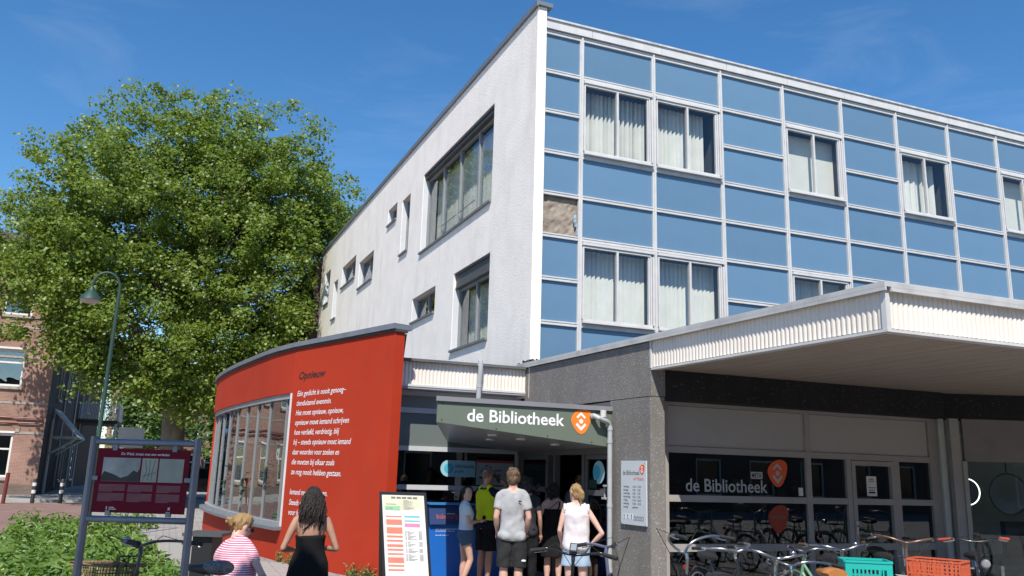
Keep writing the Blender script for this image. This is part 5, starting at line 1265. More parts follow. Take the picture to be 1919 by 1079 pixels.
# ================================================================ street furniture on the left
LP = thing('street_lamp', 'green gooseneck street lamp in front of the plane tree', 'street lamp', (-1.62, 20.6, 0))
GRN = mat('lamp_green', (.018, .055, .042), .5, .12, 4)
bx_, by_ = -1.55, 20.6
MB().tube([(bx_, by_, 0), (bx_, by_, 1.1), (bx_ + .0, by_, 1.15), (bx_ + .02, by_, 3.6), (bx_ + .04, by_, 5.47)], [.08, .075, .05, .043, .036], 14).build('post', GRN, LP, smooth=True)
cx_, cz_ = bx_ - .245, 5.54
MB().tube([(bx_ + .04, by_, 5.46)] + [(cx_ + .285 * math.cos(R(a)), by_, cz_ + .36 * math.sin(R(a))) for a in range(0, 181, 15)] + [(cx_ - .285, by_, 5.50)], .028, 12).build('gooseneck', GRN, LP, smooth=True)
hx = cx_ - .285
sd = MB().tube([(hx, by_, 5.54), (hx, by_, 5.46), (hx, by_, 5.42), (hx, by_, 5.30), (hx, by_, 5.23)], [.04, .06, .10, .20, .24], 24).build('lamp_shade', GRN, LP, smooth=True)
MB().tube([(hx, by_, 5.228), (hx, by_, 5.18), (hx, by_, 5.15)], [.215, .18, .08], 20).build('diffuser', mat('lamp_diffuser', (.55, .55, .5), .2, .05), LP, smooth=True)
BW = mat('bollard_black', (.03, .03, .03), .5, .2); WB = mat('bollard_white', (.7, .7, .68), .5, .1)
for q, (x_, y_, lb) in enumerate(((-4.87, 38.0, 'black and white bollard by the corner of the brick house'), (-3.93, 38.3, 'black and white bollard before the alley mouth'))):
    t = thing('bollard', lb, 'bollard', (x_, y_, 0), 'bollards before the alley')
    MB().tube([(x_, y_, 0), (x_, y_, .88), (x_, y_, .94)], [.075, .075, .05], 14).build('post', BW, t, smooth=True)
    for z_ in (.38, .66): MB().tube([(x_, y_, z_), (x_, y_, z_ + .13)], .079, 14).build('band', WB, t, smooth=True)
t = thing('short_post', 'dark red short post at the left edge by the brick house', 'post', (-5.75, 37.3, 0)); MB().tube([(-5.75, 37.3, 0), (-5.72, 37.3, 1.15)], .07, 12).build('shaft', REDP, t, smooth=True)
TI = thing('tilted_sign', 'white backed road sign leaning at the alley mouth', 'sign', (-2.1, 44.6, 0))
MB().tube([(-2.1, 44.6, 0), (-2.0, 44.6, 3.4)], .04, 10).build('post', GRP, TI, smooth=True); MB().box(-2.5, -1.35, 44.5, 44.54, 2.35, 3.3).build('panel', WHW, TI)

# waste bin
BN = thing('waste_bin', 'dark grey steel waste bin with flat roof beside the seated woman', 'bin', (.42, 8.75, 0))
BG = mat('anthracite_steel', (.014, .015, .016), .5, .15, 4)
Fb = Fr((.27, 8.82, 0), (.93, -.36, 0))
b = MB(); b.fbox(Fb, .0, .19, .0, 1.02, -.30, .0); b.build('body', BG, BN)
b = MB(); b.fbox(Fb, -.07, -.0005, .12, .72, -.28, -.03); b.fbox(Fb, .1905, .26, .12, .72, -.28, -.03); b.build('side_bin', mat('grey_steel', (.2, .2, .2), .4, .1, metal=.4), BN)
b = MB(); b.fbox(Fb, -.09, .29, 1.0205, 1.05, -.36, .05); b.build('roof', mat('steel_lid', (.10, .105, .11), .4, .1, metal=.3), BN)
b = MB(); b.fbox(Fb, -.075, .265, .7205, .745, -.29, -.02); b.build('rim', BG, BN)
b = MB(); b.tube([Fb.p(.095 + math.cos(a) * .015, .42 + math.sin(a) * .015, .003) for a in [k * .52 for k in range(12)]], .004, 6, closed=True); b.build('lock', PIPE, BN); MB().fbox(Fb, .06, .08, .92, .955, .0005, .002).build('sticker', WHITEP, BN)
# low concrete seat the woman sits on
SEAT = thing('concrete_seat', 'low concrete block seat under the seated woman', 'bench', (.95, 8.4, 0))
b = MB(); b.box(.50, 1.20, 8.1, 8.58, .0, .43); me = b.mesh('block'); bm_ = bmesh.new(); bm_.from_mesh(me); bmesh.ops.bevel(bm_, geom=bm_.edges[:], offset=.02, segments=2, affect='EDGES'); bm_.to_mesh(me); bm_.free(); put('block', me, SIDEW, SEAT)

# ================================================================ bicycles
BLKP = mat('black_bike_paint', (.012, .012, .013), .3, .1, 4, coat=.3); RUB = mat('bike_rubber', (.016, .016, .017), .75, .2, 8); CHR = mat('chrome', (.38, .39, .41), .28, .08, 6, metal=1.0)
ALU = mat('brushed_bike_alloy', (.45, .46, .48), .35, .1, 6, metal=.8); SADB = mat('black_saddle', (.02, .02, .021), .5, .2, 8); SADT = mat('tan_saddle', (.42, .17, .05), .4, .2, 6)
LEN = mat('lamp_lens', (.25, .26, .27), .08, .05); REFL = mat('red_reflector', (.45, .02, .02), .2, .1); GRPB = mat('rubber_grip', (.02, .02, .02), .8, .2, 20); GRPR = mat('red_grip', (.42, .07, .04), .6, .15, 10); GRPT = mat('brown_grip', (.12, .06, .03), .6, .2, 10)
def arc(cx, cz, r, a0, a1, n, y=0): return [(cx + r * math.cos(R(a0 + (a1 - a0) * i / n)), y, cz + r * math.sin(R(a0 + (a1 - a0) * i / n))) for i in range(n + 1)]
_wheel = {}
def wheel_meshes():
    if _wheel: return _wheel
    t = MB(); t.tube([(.325 * math.cos(a), 0, .325 * math.sin(a)) for a in [2 * math.pi * i / 40 for i in range(40)]], .021, 8, closed=True)
    r = MB(); r.tube([(.298 * math.cos(a), 0, .298 * math.sin(a)) for a in [2 * math.pi * i / 40 for i in range(40)]], .012, 6, closed=True); r.cyl((0, -.045, 0), (0, .045, 0), .03, seg=12)
    s = MB()
    for i in range(28):
        a = 2 * math.pi * i / 28; y = .035 if i % 2 else -.035; s.tube([(.028 * math.cos(a + .9), y, .028 * math.sin(a + .9)), (.292 * math.cos(a), 0, .292 * math.sin(a))], .0014, 4)
    for k, b, m in (('tyre', t, RUB), ('rim', r, ALU), ('spokes', s, CHR)):
        me = b.mesh(k); me.materials.append(m); me.shade_smooth(); _wheel[k] = me
    return _wheel
def bike(label, stem, yaw, bar='sweep', steer=0, lean=3, paint=BLKP, grip=GRPB, saddle=SADB, barm=CHR, sz=.92, extra=(), hb=0.0, tall=0.0):
    yw = R(yaw); fx, fy = math.cos(yw), math.sin(yw)
    root = thing('bicycle', label, 'bicycle', (stem[0] - fx * .40, stem[1] - fy * .40, 0), 'parked bicycles', rot=(R(lean), 0, yw))
    B = lambda b, n, m, p=root, **k: b.build(n, m, p, True, local=True, **k)
    st = R(steer)
    def S(p):
        x, y, z = p; dx = x - (.46 - .09 * (z - .6)); ax = .46 - .09 * (z - .6)
        return (ax + dx * math.cos(st) - y * math.sin(st), dx * math.sin(st) + y * math.cos(st), z)
    wm = wheel_meshes()
    for wx, front in ((-.52, False), (.58, True)):
        p = S((wx, 0, .345)) if front else (wx, 0, .345)
        w = put('wheel', wm['tyre'], None, root, at=p, rot=(0, 0, st if front else 0), local=True)
        for k in ('rim', 'spokes'): put(k, wm[k], None, w, local=True)
    f = MB()
    f.tube([(.40, 0, .88), (.45, 0, .64)], .022, 10); f.tube([(.43, 0, .70), (.25, 0, .46), (.05, 0, .30), (-.05, 0, .29)], .021, 10); f.tube([(.42, 0, .80), (.2, 0, .58), (-.10, 0, .47)], .017, 10); f.tube([(-.05, 0, .29), (-.10, 0, .47), (-.19, 0, .80)], .019, 10)
    for s in (-.05, .05): f.tube([(-.05, s * .6, .29), (-.52, s, .345)], .011, 6); f.tube([(-.175, s * .3, .74), (-.52, s, .345)], .010, 6)
    B(f, 'frame', paint)
    k = MB(); k.tube([S((.45, 0, .64)), S((.46, 0, .60))], .02, 8)
    for s in (-.052, .052): k.tube([S((.46, s * .8, .66)), S((.50, s, .52)), S((.58, s, .345))], .012, 8)
    B(k, 'fork', paint)
    for n_, a0, a1, cx, fr in (('mudguard', 20, 190, -.52, 0), ('mudguard', -5, 165, .58, 1)):
        m_ = MB(); q = arc(cx, .345, .365, a0, a1, 14); q = [S(p) for p in q] if fr else q; m_.tube(q, .022, 6, flat=.35); B(m_, n_, paint)
    cc = MB(); cc.tube([(-.05, .055, .30), (-.3, .055, .325), (-.52, .055, .345)], [.085, .07, .05], 12, flat=.25); B(cc, 'chain_case', paint)
    pd = MB(); pd.tube([(-.05, -.09, .29), (.02, -.09, .14)], .01, 6); pd.tube([(-.05, .10, .29), (-.12, .10, .44)], .01, 6); pd.box(-.02, .06, -.18, -.09, .125, .15); pd.box(-.16, -.08, .10, .19, .43, .455); B(pd, 'pedal', RUB)
    sp = MB(); sp.tube([(-.185, 0, .78), (-.205, 0, sz - .05)], .013, 8); B(sp, 'seat_post', CHR)
    sd = MB(); P = [(-.36, .085, .035), (-.33, .105, .045), (-.26, .095, .045), (-.19, .06, .04), (-.12, .032, .032), (-.06, .022, .024), (-.035, .01, .014)]
    sd.loft([((x, 0, sz - (.0 if x < -.2 else .012)), (0, 1, 0), (0, 0, 1), w_, h_) for x, w_, h_ in P], 14); B(sd, 'saddle', saddle)
    # rear carrier and lamp
    rk = MB()
    for s in (-.06, .06): rk.tube([(-.20, s, .72), (-.80, s, .74)], .007, 6); rk.tube([(-.72, s, .74), (-.54, s * .9, .36)], .006, 6)
    for x in (-.3, -.5, -.7, -.8): rk.tube([(x, -.06, .735), (x, .06, .735)], .006, 6)
    B(rk, 'carrier', BLKP); rl = MB(); rl.ball((-.86, 0, .66), .02, .045, .03); B(rl, 'rear_lamp', REFL)
    ks = MB(); ks.tube([(-.30, .06, .30), (-.36, .20, .01)], .011, 6); B(ks, 'kickstand', ALU)
    # handlebar
    H0 = 1.05 + tall
    sm = MB(); sm.tube([S((.40, 0, .86)), S((.385, 0, H0 - .03))], .014, 10); sm.tube([S((.385, 0, H0 - .05)), S((.40 + hb, 0, H0))], .017, 10); sm.box(0, 0, 0, 0, 0, 0) if False else None; B(sm, 'stem', barm)
    if bar == 'sweep': half = [(.40 + hb, 0, H0), (.44 + hb, .07, H0 + .02), (.42 + hb, .18, H0 + .05), (.31 + hb, .27, H0 + .055), (.20 + hb, .295, H0 + .05)]; g = [(.21 + hb, .293, H0 + .05), (.08 + hb, .315, H0 + .04)]
    elif bar == 'high': half = [(.40 + hb, 0, H0), (.46 + hb, .05, H0 + .02), (.47 + hb, .15, H0 + .10), (.36 + hb, .25, H0 + .16), (.24 + hb, .275, H0 + .16)]; g = [(.25 + hb, .272, H0 + .16), (.10 + hb, .295, H0 + .15)]
    else: half = [(.40 + hb, 0, H0), (.40 + hb, .08, H0 + .005), (.37 + hb, .18, H0 + .03), (.33 + hb, .25, H0 + .03)]; g = [(.335 + hb, .24, H0 + .03), (.25 + hb, .355, H0 + .015)]
    hbm = MB(); sub = []
    full = [(x, -y, z) for x, y, z in half[::-1]] + half[1:]
    # smooth the bend
    for _ in range(2): full = [full[0]] + [q for a, c in zip(full[:-1], full[1:]) for q in (tuple(a[i] * .75 + c[i] * .25 for i in range(3)), tuple(a[i] * .25 + c[i] * .75 for i in range(3)))] + [full[-1]]
    hbm.tube([S(p) for p in full], .0115, 10); hbo = B(hbm, 'handlebar', barm)
    for s in (1, -1):
        gg = MB(); a, c = [S((p[0], p[1] * s, p[2])) for p in g]; a, c = V(a), V(c); gg.tube([a.lerp(c, t) for t in (0, .06, .2, .5, .8, .94, 1)], [.0155, .018, .0165, .0175, .0165, .019, .016], 10); B(gg, 'grip', grip, hbo)
        lv = MB(); d = (c - a).normalized(); p0 = a - d * .02; out = V(S((1, 0, 0))) - V(S((0, 0, 0))); lv.tube([p0, p0 + out * .04 + V((0, 0, -.015)), p0 + out * .055 + d * .07 + V((0, 0, -.02)), p0 + out * .05 + d * .12 + V((0, 0, -.02))], [.012, .008, .006, .006], 6); B(lv, 'brake_lever', ALU, hbo)
        cb = MB(); cb.tube([p0 + out * .02, p0 + out * .14 + V((0, 0, .03)) - d * .1, V(S((.52, 0, .93))), V(S((.47, .015 * s, .78)))], .0032, 5); B(cb, 'cable', RUB, hbo)
    if 'bell' in extra: bl = MB(); bl.ball(S((.41 + hb, .13, H0 + .06)), .028, .028, .022); B(bl, 'bell', CHR, hbo)
    if 'display' in extra:
        dm = MB(); Fq = Fr(S((.385 + hb, 0, H0 + .05)), V(S((0, -1, 0))) - V(S((0, 0, 0))), n=(-.72, 0, .7), v=(.7, 0, .72)); dm.fbox(Fq, -.032, .032, -.045, .045, 0, .016); dd = B(dm, 'display', BLKP, hbo); q = MB(); q.fbox(Fq, -.024, .024, -.03, .036, .0162, .0168); B(q, 'screen', mat('grey_screen', (.25, .28, .30), .15, .05), hbo)
    if 'lamp' in extra: lm = MB(); lm.tube([S((.50, 0, .90)), S((.56, 0, .905)), S((.60, 0, .90))], [.02, .045, .048], 14); B(lm, 'headlamp', CHR); q = MB(); q.ball(S((.602, 0, .90)), .008, .042, .042); B(q, 'lens', LEN)
    if 'rack' in extra or 'basket' in extra:
        r = MB()
        for y in (-.15, .15): r.tube([S((.50, y, .80)), S((.86, y, .80))], .008, 6); r.tube([S((.80, y * .5, .80)), S((.58, y * .4, .36))], .007, 6)
        for x in (.52, .64, .76, .86): r.tube([S((x, -.15, .80)), S((x, .15, .80))], .007, 6)
        r.tube([S((.50, -.10, .80)), S((.49, -.10, .98)), S((.49, .10, .98)), S((.50, .10, .80))], .009, 6); B(r, 'front_rack', BLKP)
    if 'basket' in extra:
        WK = mat('wicker', (.30, .20, .11), .85, .3, 18, bump=.01, bscale=40); bk = MB()
        x0, x1, y0, y1, z0, z1 = .56, .86, -.17, .17, .66, .90
        def loop(z, e): return [S(p) for p in ((x0 - e, y0 - e, z), (x1 + e, y0 - e, z), (x1 + e, y1 + e, z), (x0 - e, y1 + e, z))]
        for i in range(6): z = z0 + (z1 - z0) * i / 5; bk.tube(loop(z, .02 * i / 5), .006, 5, closed=True)
        bk.tube(loop(z1 + .01, .025), .016, 8, closed=True)
        for i in range(12):
            for (ax, ay, bx, by) in ((x0, y0, x1, y0), (x0, y1, x1, y1), (x0, y0, x0, y1), (x1, y0, x1, y1)):
                t = i / 11; bk.tube([S((ax + (bx - ax) * t, ay + (by - ay) * t, z0)), S((ax + (bx - ax) * t, ay + (by - ay) * t, z1))], .005, 4)
        bk.add([S((x0, y0, z0)), S((x1, y0, z0)), S((x1, y1, z0)), S((x0, y1, z0))], [(0, 1, 2, 3)]); B(bk, 'basket', WK)
    if 'cover' in extra:
        cv = MB(); cv.loft([((x - .01, 0, sz + .004), (0, 1, 0), (0, 0, 1), w_ * 1.12, h_ * 1.2) for x, w_, h_ in P[:4]], 14); B(cv, 'saddle_cover', mat('dotted_cover', (.015, .013, .015), .7, .1, 60, col2=(.3, .28, .28)))
    return root
def crate(label, c, yaw, w, d, h, m, style):
    t = thing('plastic_crate', label, 'crate', c, rot=(0, 0, R(yaw)))
    def wall(ax, s, L, nm):
        b = MB()
        def bar(u0, u1, z0, z1, th=.008):
            if ax == 'x': b.box(u0, u1, s * d / 2 - th / 2, s * d / 2 + th / 2, z0, z1)
            else: b.box(s * w / 2 - th / 2, s * w / 2 + th / 2, u0, u1, z0, z1)
        e = L / 2
        if style == 'slots':
            bar(-e, e, h - .02, h, .022); bar(-e, e, h - .075, h - .0205); bar(-e, e, .0, .05); bar(-e, e, h * .38, h * .46)
            bar(-e, -e * .8, .0505, h - .0755, .0075); bar(e * .8, e, .0505, h - .0755, .0075)
            n = 10
            for i in range(n): u = -e * .78 + e * 1.56 * i / (n - 1); bar(u - .005, u + .005, .0505, h * .379, .0065); bar(u - .006, u + .006, h * .4605, h - .0755, .0065)
        else:
            bar(-e, e, h - .014, h, .02); bar(-e, e, h * .5, h * .56, .012); bar(-e, e, .0, .03, .012)
            n = max(8, int(L / .034))
            for i in range(n): u = -e + L * i / (n - 1); bar(max(-e, u - .006), min(e, u + .006), .0305, h * .4995, .006); bar(max(-e, u - .006), min(e, u + .006), h * .5605, h - .0145, .006)
            for k in (.25, .75): bar(-e, e, h * k - .006 + .01, h * k + .006 + .01, .005)
            for k in (-1, -.33, .33, 1): bar(max(-e, e * k - .012), min(e, e * k + .012), .0305, h - .0145, .0105)
        return b.build(nm, m, t, local=True)
    for s in (-1, 1): wall('x', s, w, 'long_side'); wall('y', s, d - .02, 'short_side')
    MB().box(-w / 2 + .005, w / 2 - .005, -d / 2 + .005, d / 2 - .005, .003, .012).build('base', m, t, local=True)
    return t
bike('black city bicycle with wicker front basket behind the history board', (-.19, 7.30), 146, 'sweep', -12, 4, extra=('basket', 'bell', 'cover'), barm=mat('dark_alloy', (.10, .10, .11), .35, .1, metal=.6), sz=.93)
bike('black bicycle with handlebar display in front of the entrance queue', (3.13, 6.52), 58, 'flat', 6, 3, extra=('display',), barm=BLKP, sz=.86)
bike('bicycle with blue-grey handlebar turned sideways near the concrete pillar', (3.66, 6.56), 40, 'flat', -38, -6, paint=mat('slate_blue_paint', (.06, .07, .11), .35, .1, 4), barm=mat('slate_blue_bar', (.11, .125, .19), .35, .1, 4), sz=.84, tall=.05)
bike('black omafiets with tall swept handlebar left of the lettered window', (4.25, 6.52), 80, 'high', 22, 2, barm=CHR, sz=.93)
bike('bicycle with chrome handlebar and black saddle before the lettered window', (4.65, 5.86), 235, 'sweep', 14, -4, barm=CHR, extra=('bell', 'lamp'), sz=.93, tall=.02)
bike('bicycle with a tan leather saddle left of the turquoise crate', (5.15, 6.25), 78, 'sweep', 0, 3, saddle=SADT, barm=CHR, extra=('lamp',), sz=.98, tall=-.09)
b6 = bike('bicycle carrying the turquoise crate on its front rack', (6.22, 6.62), 238, 'sweep', 8, 3, paint=mat('grey_bike_paint', (.12, .12, .12), .35), barm=CHR, grip=GRPT, extra=('rack', 'bell'))
crate('turquoise plastic crate with slotted sides on a bicycle front rack', (5.99, 6.18, .755), 238 - 90, .40, .30, .26, mat('turquoise_plastic', (.015, .42, .36), .4, .06, 3), 'slots')
bike('bicycle with brown grips carrying the orange crate', (7.02, 6.72), 242, 'sweep', -6, -2, paint=mat('brown_bike_paint', (.07, .04, .03), .35), barm=mat('bronze_bar', (.25, .15, .11), .35, .1, metal=.6), grip=GRPB, extra=('rack',), tall=.06)
crate('orange-red mesh crate on a bicycle front rack', (6.80, 6.10, .745), 242 - 125, .46, .34, .27, mat('orange_plastic', (.60, .12, .05), .45, .06, 3), 'mesh')
bike('black bicycle with one red grip at the right edge', (8.25, 6.78), 225, 'flat', 10, 3, barm=BLKP, grip=GRPR, extra=('lamp', 'display'), tall=.06)
bike('dark bicycle parked closest to the lettered window, mostly below the frame', (5.7, 7.6), 262, 'sweep', 12, 4, barm=ALU, tall=-.1, sz=.86)
bike('green bicycle low beside the glazed door, mostly below the frame', (6.6, 7.75), 95, 'sweep', -14, 4, paint=mat('pale_green_paint', (.16, .30, .19), .35, .1, 4), barm=CHR, tall=-.12, sz=.84)
bike('silver bicycle leaning by the glazed door, half hidden behind crates', (7.65, 7.35), 250, 'sweep', 20, -3, paint=ALU, barm=CHR)

MINT = mat('pale_green_paint', (.16, .30, .19), .35, .1, 4); WHB = mat('white_bike_paint', (.62, .62, .60), .35, .08, 4)
for q, (x_, y_, yw_, pm_, lb) in enumerate(((9.6, 6.3, 95, MINT, 'mint green bicycle past the right edge, mirrored in the lettered window'), (10.2, 6.0, 262, WHB, 'white bicycle past the right edge, mirrored beside the mint one'), (11.0, 6.2, 98, ALU, 'silver bicycle past the right edge, mirrored in the narrow panes'),
        (11.8, 5.9, 266, BLKP, 'black bicycle past the right edge, mirrored in the glazed door'), (12.6, 6.2, 92, WHB, 'white bicycle past the right edge, mirrored right of the door'), (13.6, 6.0, 264, MINT, 'mint bicycle farthest right, mirrored in the corner shop'), (14.6, 6.2, 94, ALU, 'silver bicycle farthest right, mirrored in the corner shop'))):
    bike(lb, (x_, y_), yw_, ('sweep', 'flat', 'high')[q % 3], (12, -18, 6)[q % 3], 3, paint=pm_, barm=CHR, extra=('rack',) if q % 2 else ('lamp',))

# ================================================================ people
def remesh(b, voxel, it, name):
    me = b.mesh(name); o = bpy.data.objects.new(name, me); col.objects.link(o)
    r = o.modifiers.new('r', 'REMESH'); r.mode = 'VOXEL'; r.voxel_size = voxel; r.use_smooth_shade = True
    if it: s = o.modifiers.new('s', 'SMOOTH'); s.factor = .5; s.iterations = it
    dg = bpy.context.evaluated_depsgraph_get(); dg.update()
    out = bpy.data.meshes.new_from_object(o.evaluated_get(dg)); out.name = name
    bpy.data.objects.remove(o); bpy.data.meshes.remove(me)
    return out
def ruffle(me, amp, fr, seed=0.0):
    """push cloth or hair in and out along its normals with summed, warped waves"""
    n = len(me.vertices); co = np.zeros(n * 3, np.float32); no = np.zeros(n * 3, np.float32)
    me.vertices.foreach_get('co', co); me.vertices.foreach_get('normal', no); co = co.reshape(-1, 3); no = no.reshape(-1, 3)
    q = co * np.array(fr) * 2.2; rg = np.random.default_rng(int(seed)); k = np.zeros(n)
    w = np.sin(q @ rg.normal(size=3) * .6 + rg.uniform(0, 6))
    for i in range(7):
        d = rg.normal(size=3); d /= np.linalg.norm(d); f_ = rg.uniform(.6, 2.4); k += np.sin((q @ d) * f_ + 1.3 * w + rg.uniform(0, 6)) / f_ ** .7
    co = co + no * (amp * k / 3.0)[:, None]
    me.vertices.foreach_set('co', co.astype(np.float32).ravel()); me.update()
def skin_mat(name, c):
    m = mat(name, c, .5, .12, 7, bump=.001, bscale=90)
    b = m.node_tree.nodes['Principled BSDF']; b.inputs['Subsurface Weight'].default_value = .12; b.inputs['Subsurface Radius'].default_value = (.02, .008, .004); b.inputs['Subsurface Scale'].default_value = .5
    return m
SK1 = skin_mat('fair_skin', (.60, .36, .27)); SK2 = skin_mat('tanned_skin', (.42, .235, .16)); SK3 = skin_mat('pink_skin', (.64, .39, .31))
def cloth(name, c, **k): return mat(name, c, .9, .12, 4, bump=.012, bscale=9, spec=.2, **k)
def stripe_mat(name, c1, c2, freq):
    if name in _M: return _M[name]
    m = bpy.data.materials.new(name); m.use_nodes = True; n = m.node_tree.nodes; l = m.node_tree.links; b = n['Principled BSDF']; b.inputs['Roughness'].default_value = .9
    t = n.new('ShaderNodeTexCoord'); w = n.new('ShaderNodeTexWave'); w.bands_direction = 'Z'; w.inputs['Scale'].default_value = freq; w.inputs['Distortion'].default_value = 1.1; w.inputs['Detail'].default_value = 0; w.inputs['Detail Scale'].default_value = .3
    r = n.new('ShaderNodeValToRGB'); r.color_ramp.interpolation = 'CONSTANT'; r.color_ramp.elements[0].color = (*c1, 1); r.color_ramp.elements[1].position = .5; r.color_ramp.elements[1].color = (*c2, 1)
    l.new(t.outputs['Object'], w.inputs['Vector']); l.new(w.outputs['Fac'], r.inputs['Fac']); l.new(r.outputs['Color'], b.inputs['Base Color'])
    _M[name] = m; return m
def hair_mat(name, c, c2): return mat(name, c, .45, .3, 40, bump=.006, bscale=60, stretch=(6, 6, .6), col2=c2, spec=.4)
TOR_M = [(.84, .135, .10, 0), (.90, .163, .115, 0), (.97, .160, .115, 0), (1.06, .142, .102, .005), (1.16, .148, .105, .008), (1.27, .165, .112, .008), (1.36, .172, .104, 0), (1.42, .150, .085, -.005), (1.46, .09, .065, -.008)]
TOR_F = [(.84, .145, .105, 0), (.90, .175, .125, -.005), (.97, .165, .118, 0), (1.06, .128, .095, .005), (1.16, .132, .098, .008), (1.27, .150, .115, .014), (1.36, .152, .098, 0), (1.42, .132, .08, -.005), (1.46, .08, .06, -.008)]
def capsule(b, p, q, r0, r1, bulge=0.0, n=6, seg=12):
    p, q = V(p), V(q); pts = [p.lerp(q, i / n) for i in range(n + 1)]; rs = [r0 + (r1 - r0) * i / n + bulge * math.sin(math.pi * min(1, i / n * 1.35)) for i in range(n + 1)]
    b.tube(pts, rs, seg); b.ball(p, r0, seg=seg); b.ball(q, r1, seg=seg)
def person(label, x, y, yaw, h, sex, skin, pose=None, wear=(), hair=None, group='people at the library', z=0.0):
    pose = pose or {}; s = h / 1.75; f = sex == 'f'
    root = thing('person', label, 'person', (x, y, z), group, rot=(0, 0, R(yaw)))
    P0 = V((0, 0, .93)); P = V(pose.get('pelvis', (0, 0, .93)))
    Tm = Matrix.Rotation(R(pose.get('twist', 0)), 3, 'Z') @ Matrix.Rotation(R(-pose.get('fwd', 0)), 3, 'X') @ Matrix.Rotation(R(pose.get('side', 0)), 3, 'Y')
    T = lambda p: P + Tm @ (V(p) - P0)
    hr = Matrix.Rotation(R(pose.get('hyaw', 0)), 3, 'Z') @ Matrix.Rotation(R(-pose.get('hpitch', 0)), 3, 'X') @ Matrix.Rotation(R(pose.get('hroll', 0)), 3, 'Y')
    NK = V((0, .0, 1.53)); Hc = V((0, .02, 1.632))
    HT = lambda p: T(NK + hr @ (V(p) - NK))                # head-local to body
    def HL(dx, dy, dz): return HT(Hc + V((dx, dy, dz)) * 1.07)
    sw = (.165 if f else .188) * pose.get('slim', 1.0)
    sh = {k: T((sg * sw, -.005, 1.395)) for k, sg in (('l', -1), ('r', 1))}
    el = {k: V(pose['elbow_' + k]) if 'elbow_' + k in pose else T((sg * (sw + .05), -.035, 1.12)) for k, sg in (('l', -1), ('r', 1))}
    wr = {k: V(pose['wrist_' + k]) if 'wrist_' + k in pose else T((sg * (sw + .055), .05, .88)) for k, sg in (('l', -1), ('r', 1))}
    hip = {k: P + V((sg * .09, 0, -.03)) for k, sg in (('l', -1), ('r', 1))}
    kn = {k: V(pose['knee_' + k]) if 'knee_' + k in pose else V((sg * .095, .015, .50)) for k, sg in (('l', -1), ('r', 1))}
    an = {k: V(pose['ankle_' + k]) if 'ankle_' + k in pose else V((sg * .10, -.02, .085)) for k, sg in (('l', -1), ('r', 1))}
    af = .84 if f else 1.0
    slim = pose.get('slim', 1.0); hs = 1.07
    tor = [(a_, b_ * slim, c_ * (.5 + .5 * slim), d_) for a_, b_, c_, d_ in (TOR_F if f else TOR_M)]
    def torso(b, z0, z1, k, add=0.0, boxy=0.0):
        rings = []
        zs = [t_[0] for t_ in tor]
        def samp(z):
            return [float(np.interp(z, zs, [t_[i] for t_ in tor])) for i in (1, 2, 3)]
        n = 10
        for i in range(n + 1):
            zz = z0 + (z1 - z0) * i / n; rx, ry, yo = samp(zz); rx = max(rx, boxy) if zz < 1.36 else rx; ry = max(ry, boxy * .70) if zz < 1.36 else ry; rings.append((T((0, yo, zz)), Tm @ V((1, 0, 0)), Tm @ V((0, 1, 0)), rx * k + add, ry * k + add))
        b.loft(rings, 20)
    # ---- one continuous body
    b = MB(); torso(b, .84, 1.46, 1.0)
    for sg in (-1, 1): b.ball(T((sg * .08, -.035, .89)), .078, .075, .08)
    if f: [b.ball(T((sg * .065, .075, 1.265)), .058, .05, .055) for sg in (-1, 1)]
    b.tube([T((0, -.012, 1.40)), T((0, -.004, 1.48)), HL(0, -.02, -.05)], [.075 * af, .056 * af, .055 * af], 14)
    for sg in (-1, 1): b.tube([T((sg * .03, -.02, 1.48)), T((sg * .10, -.015, 1.435)), T((sg * sw * .95, -.005, 1.40))], [.045, .05, .05 * af], 10)
    hd = [(-.118, .030, .030, .035), (-.105, .045, .045, .03), (-.075, .057, .066, .018), (-.04, .066, .080, .008), (0, .072, .09, 0), (.04, .075, .094, -.004), (.075, .068, .085, -.008), (.10, .05, .063, -.01), (.116, .02, .03, -.01)]
    b.loft([(HL(0, yo, zz), Tm @ hr @ V((1, 0, 0)), Tm @ hr @ V((0, 1, 0)), rx * hs, ry * hs) for zz, rx, ry, yo in hd], 18)
    b.tube([HL(0, .082, .025), HL(0, .105, -.022), HL(0, .085, -.03)], [.009, .014, .010], 8); b.ball(HL(0, .078, -.062), .024, .014, .012); b.ball(HL(0, .075, -.1), .02, .016, .015)
    for sg in (-1, 1): b.ball(HL(sg * .075, -.005, -.005), .010, .018, .030); b.ball(HL(sg * .033, .074, .03), .022, .012, .008)
    for k, sg in (('l', -1), ('r', 1)):
        capsule(b, sh[k], el[k], .052 * af, .039 * af, .004); capsule(b, el[k], wr[k], .040 * af, .026 * af, .006)
        d = (wr[k] - el[k]).normalized(); d = V(pose.get('hand_' + k, d)).normalized()
        side = d.cross(V((0, 1, 0))).normalized() if abs(d.y) < .9 else d.cross(V((1, 0, 0))).normalized()
        pn = V(pose.get('palm_' + k, side * -sg)).normalized(); s2 = d.cross(pn).normalized()
        c = wr[k] + d * .05
        b.tube([wr[k], c, c + d * .04], [.026, .034, .036], 10, flat=.55)
        b.ball(c, .034)
        for q in range(4):
            o = (q - 1.5) * .019; L = (.068, .078, .074, .058)[q]; cu = pose.get('curl', .45)
            a = c + d * .035 + s2 * o; m_ = a + d * L * .5 + pn * L * .18 * cu; e = a + d * L * (1 - .35 * cu) + pn * L * .75 * cu; b.tube([a - d * .02, a, m_, e], [.0105, .0105, .0095, .008], 8)
        th = c - d * .02 + s2 * (.03 if sg > 0 else -.03) * (1 if True else 1); b.tube([th, th + d * .03 + s2 * .018 * sg + pn * .012, th + d * .06 + s2 * .014 * sg + pn * .025], [.013, .0115, .009], 8)
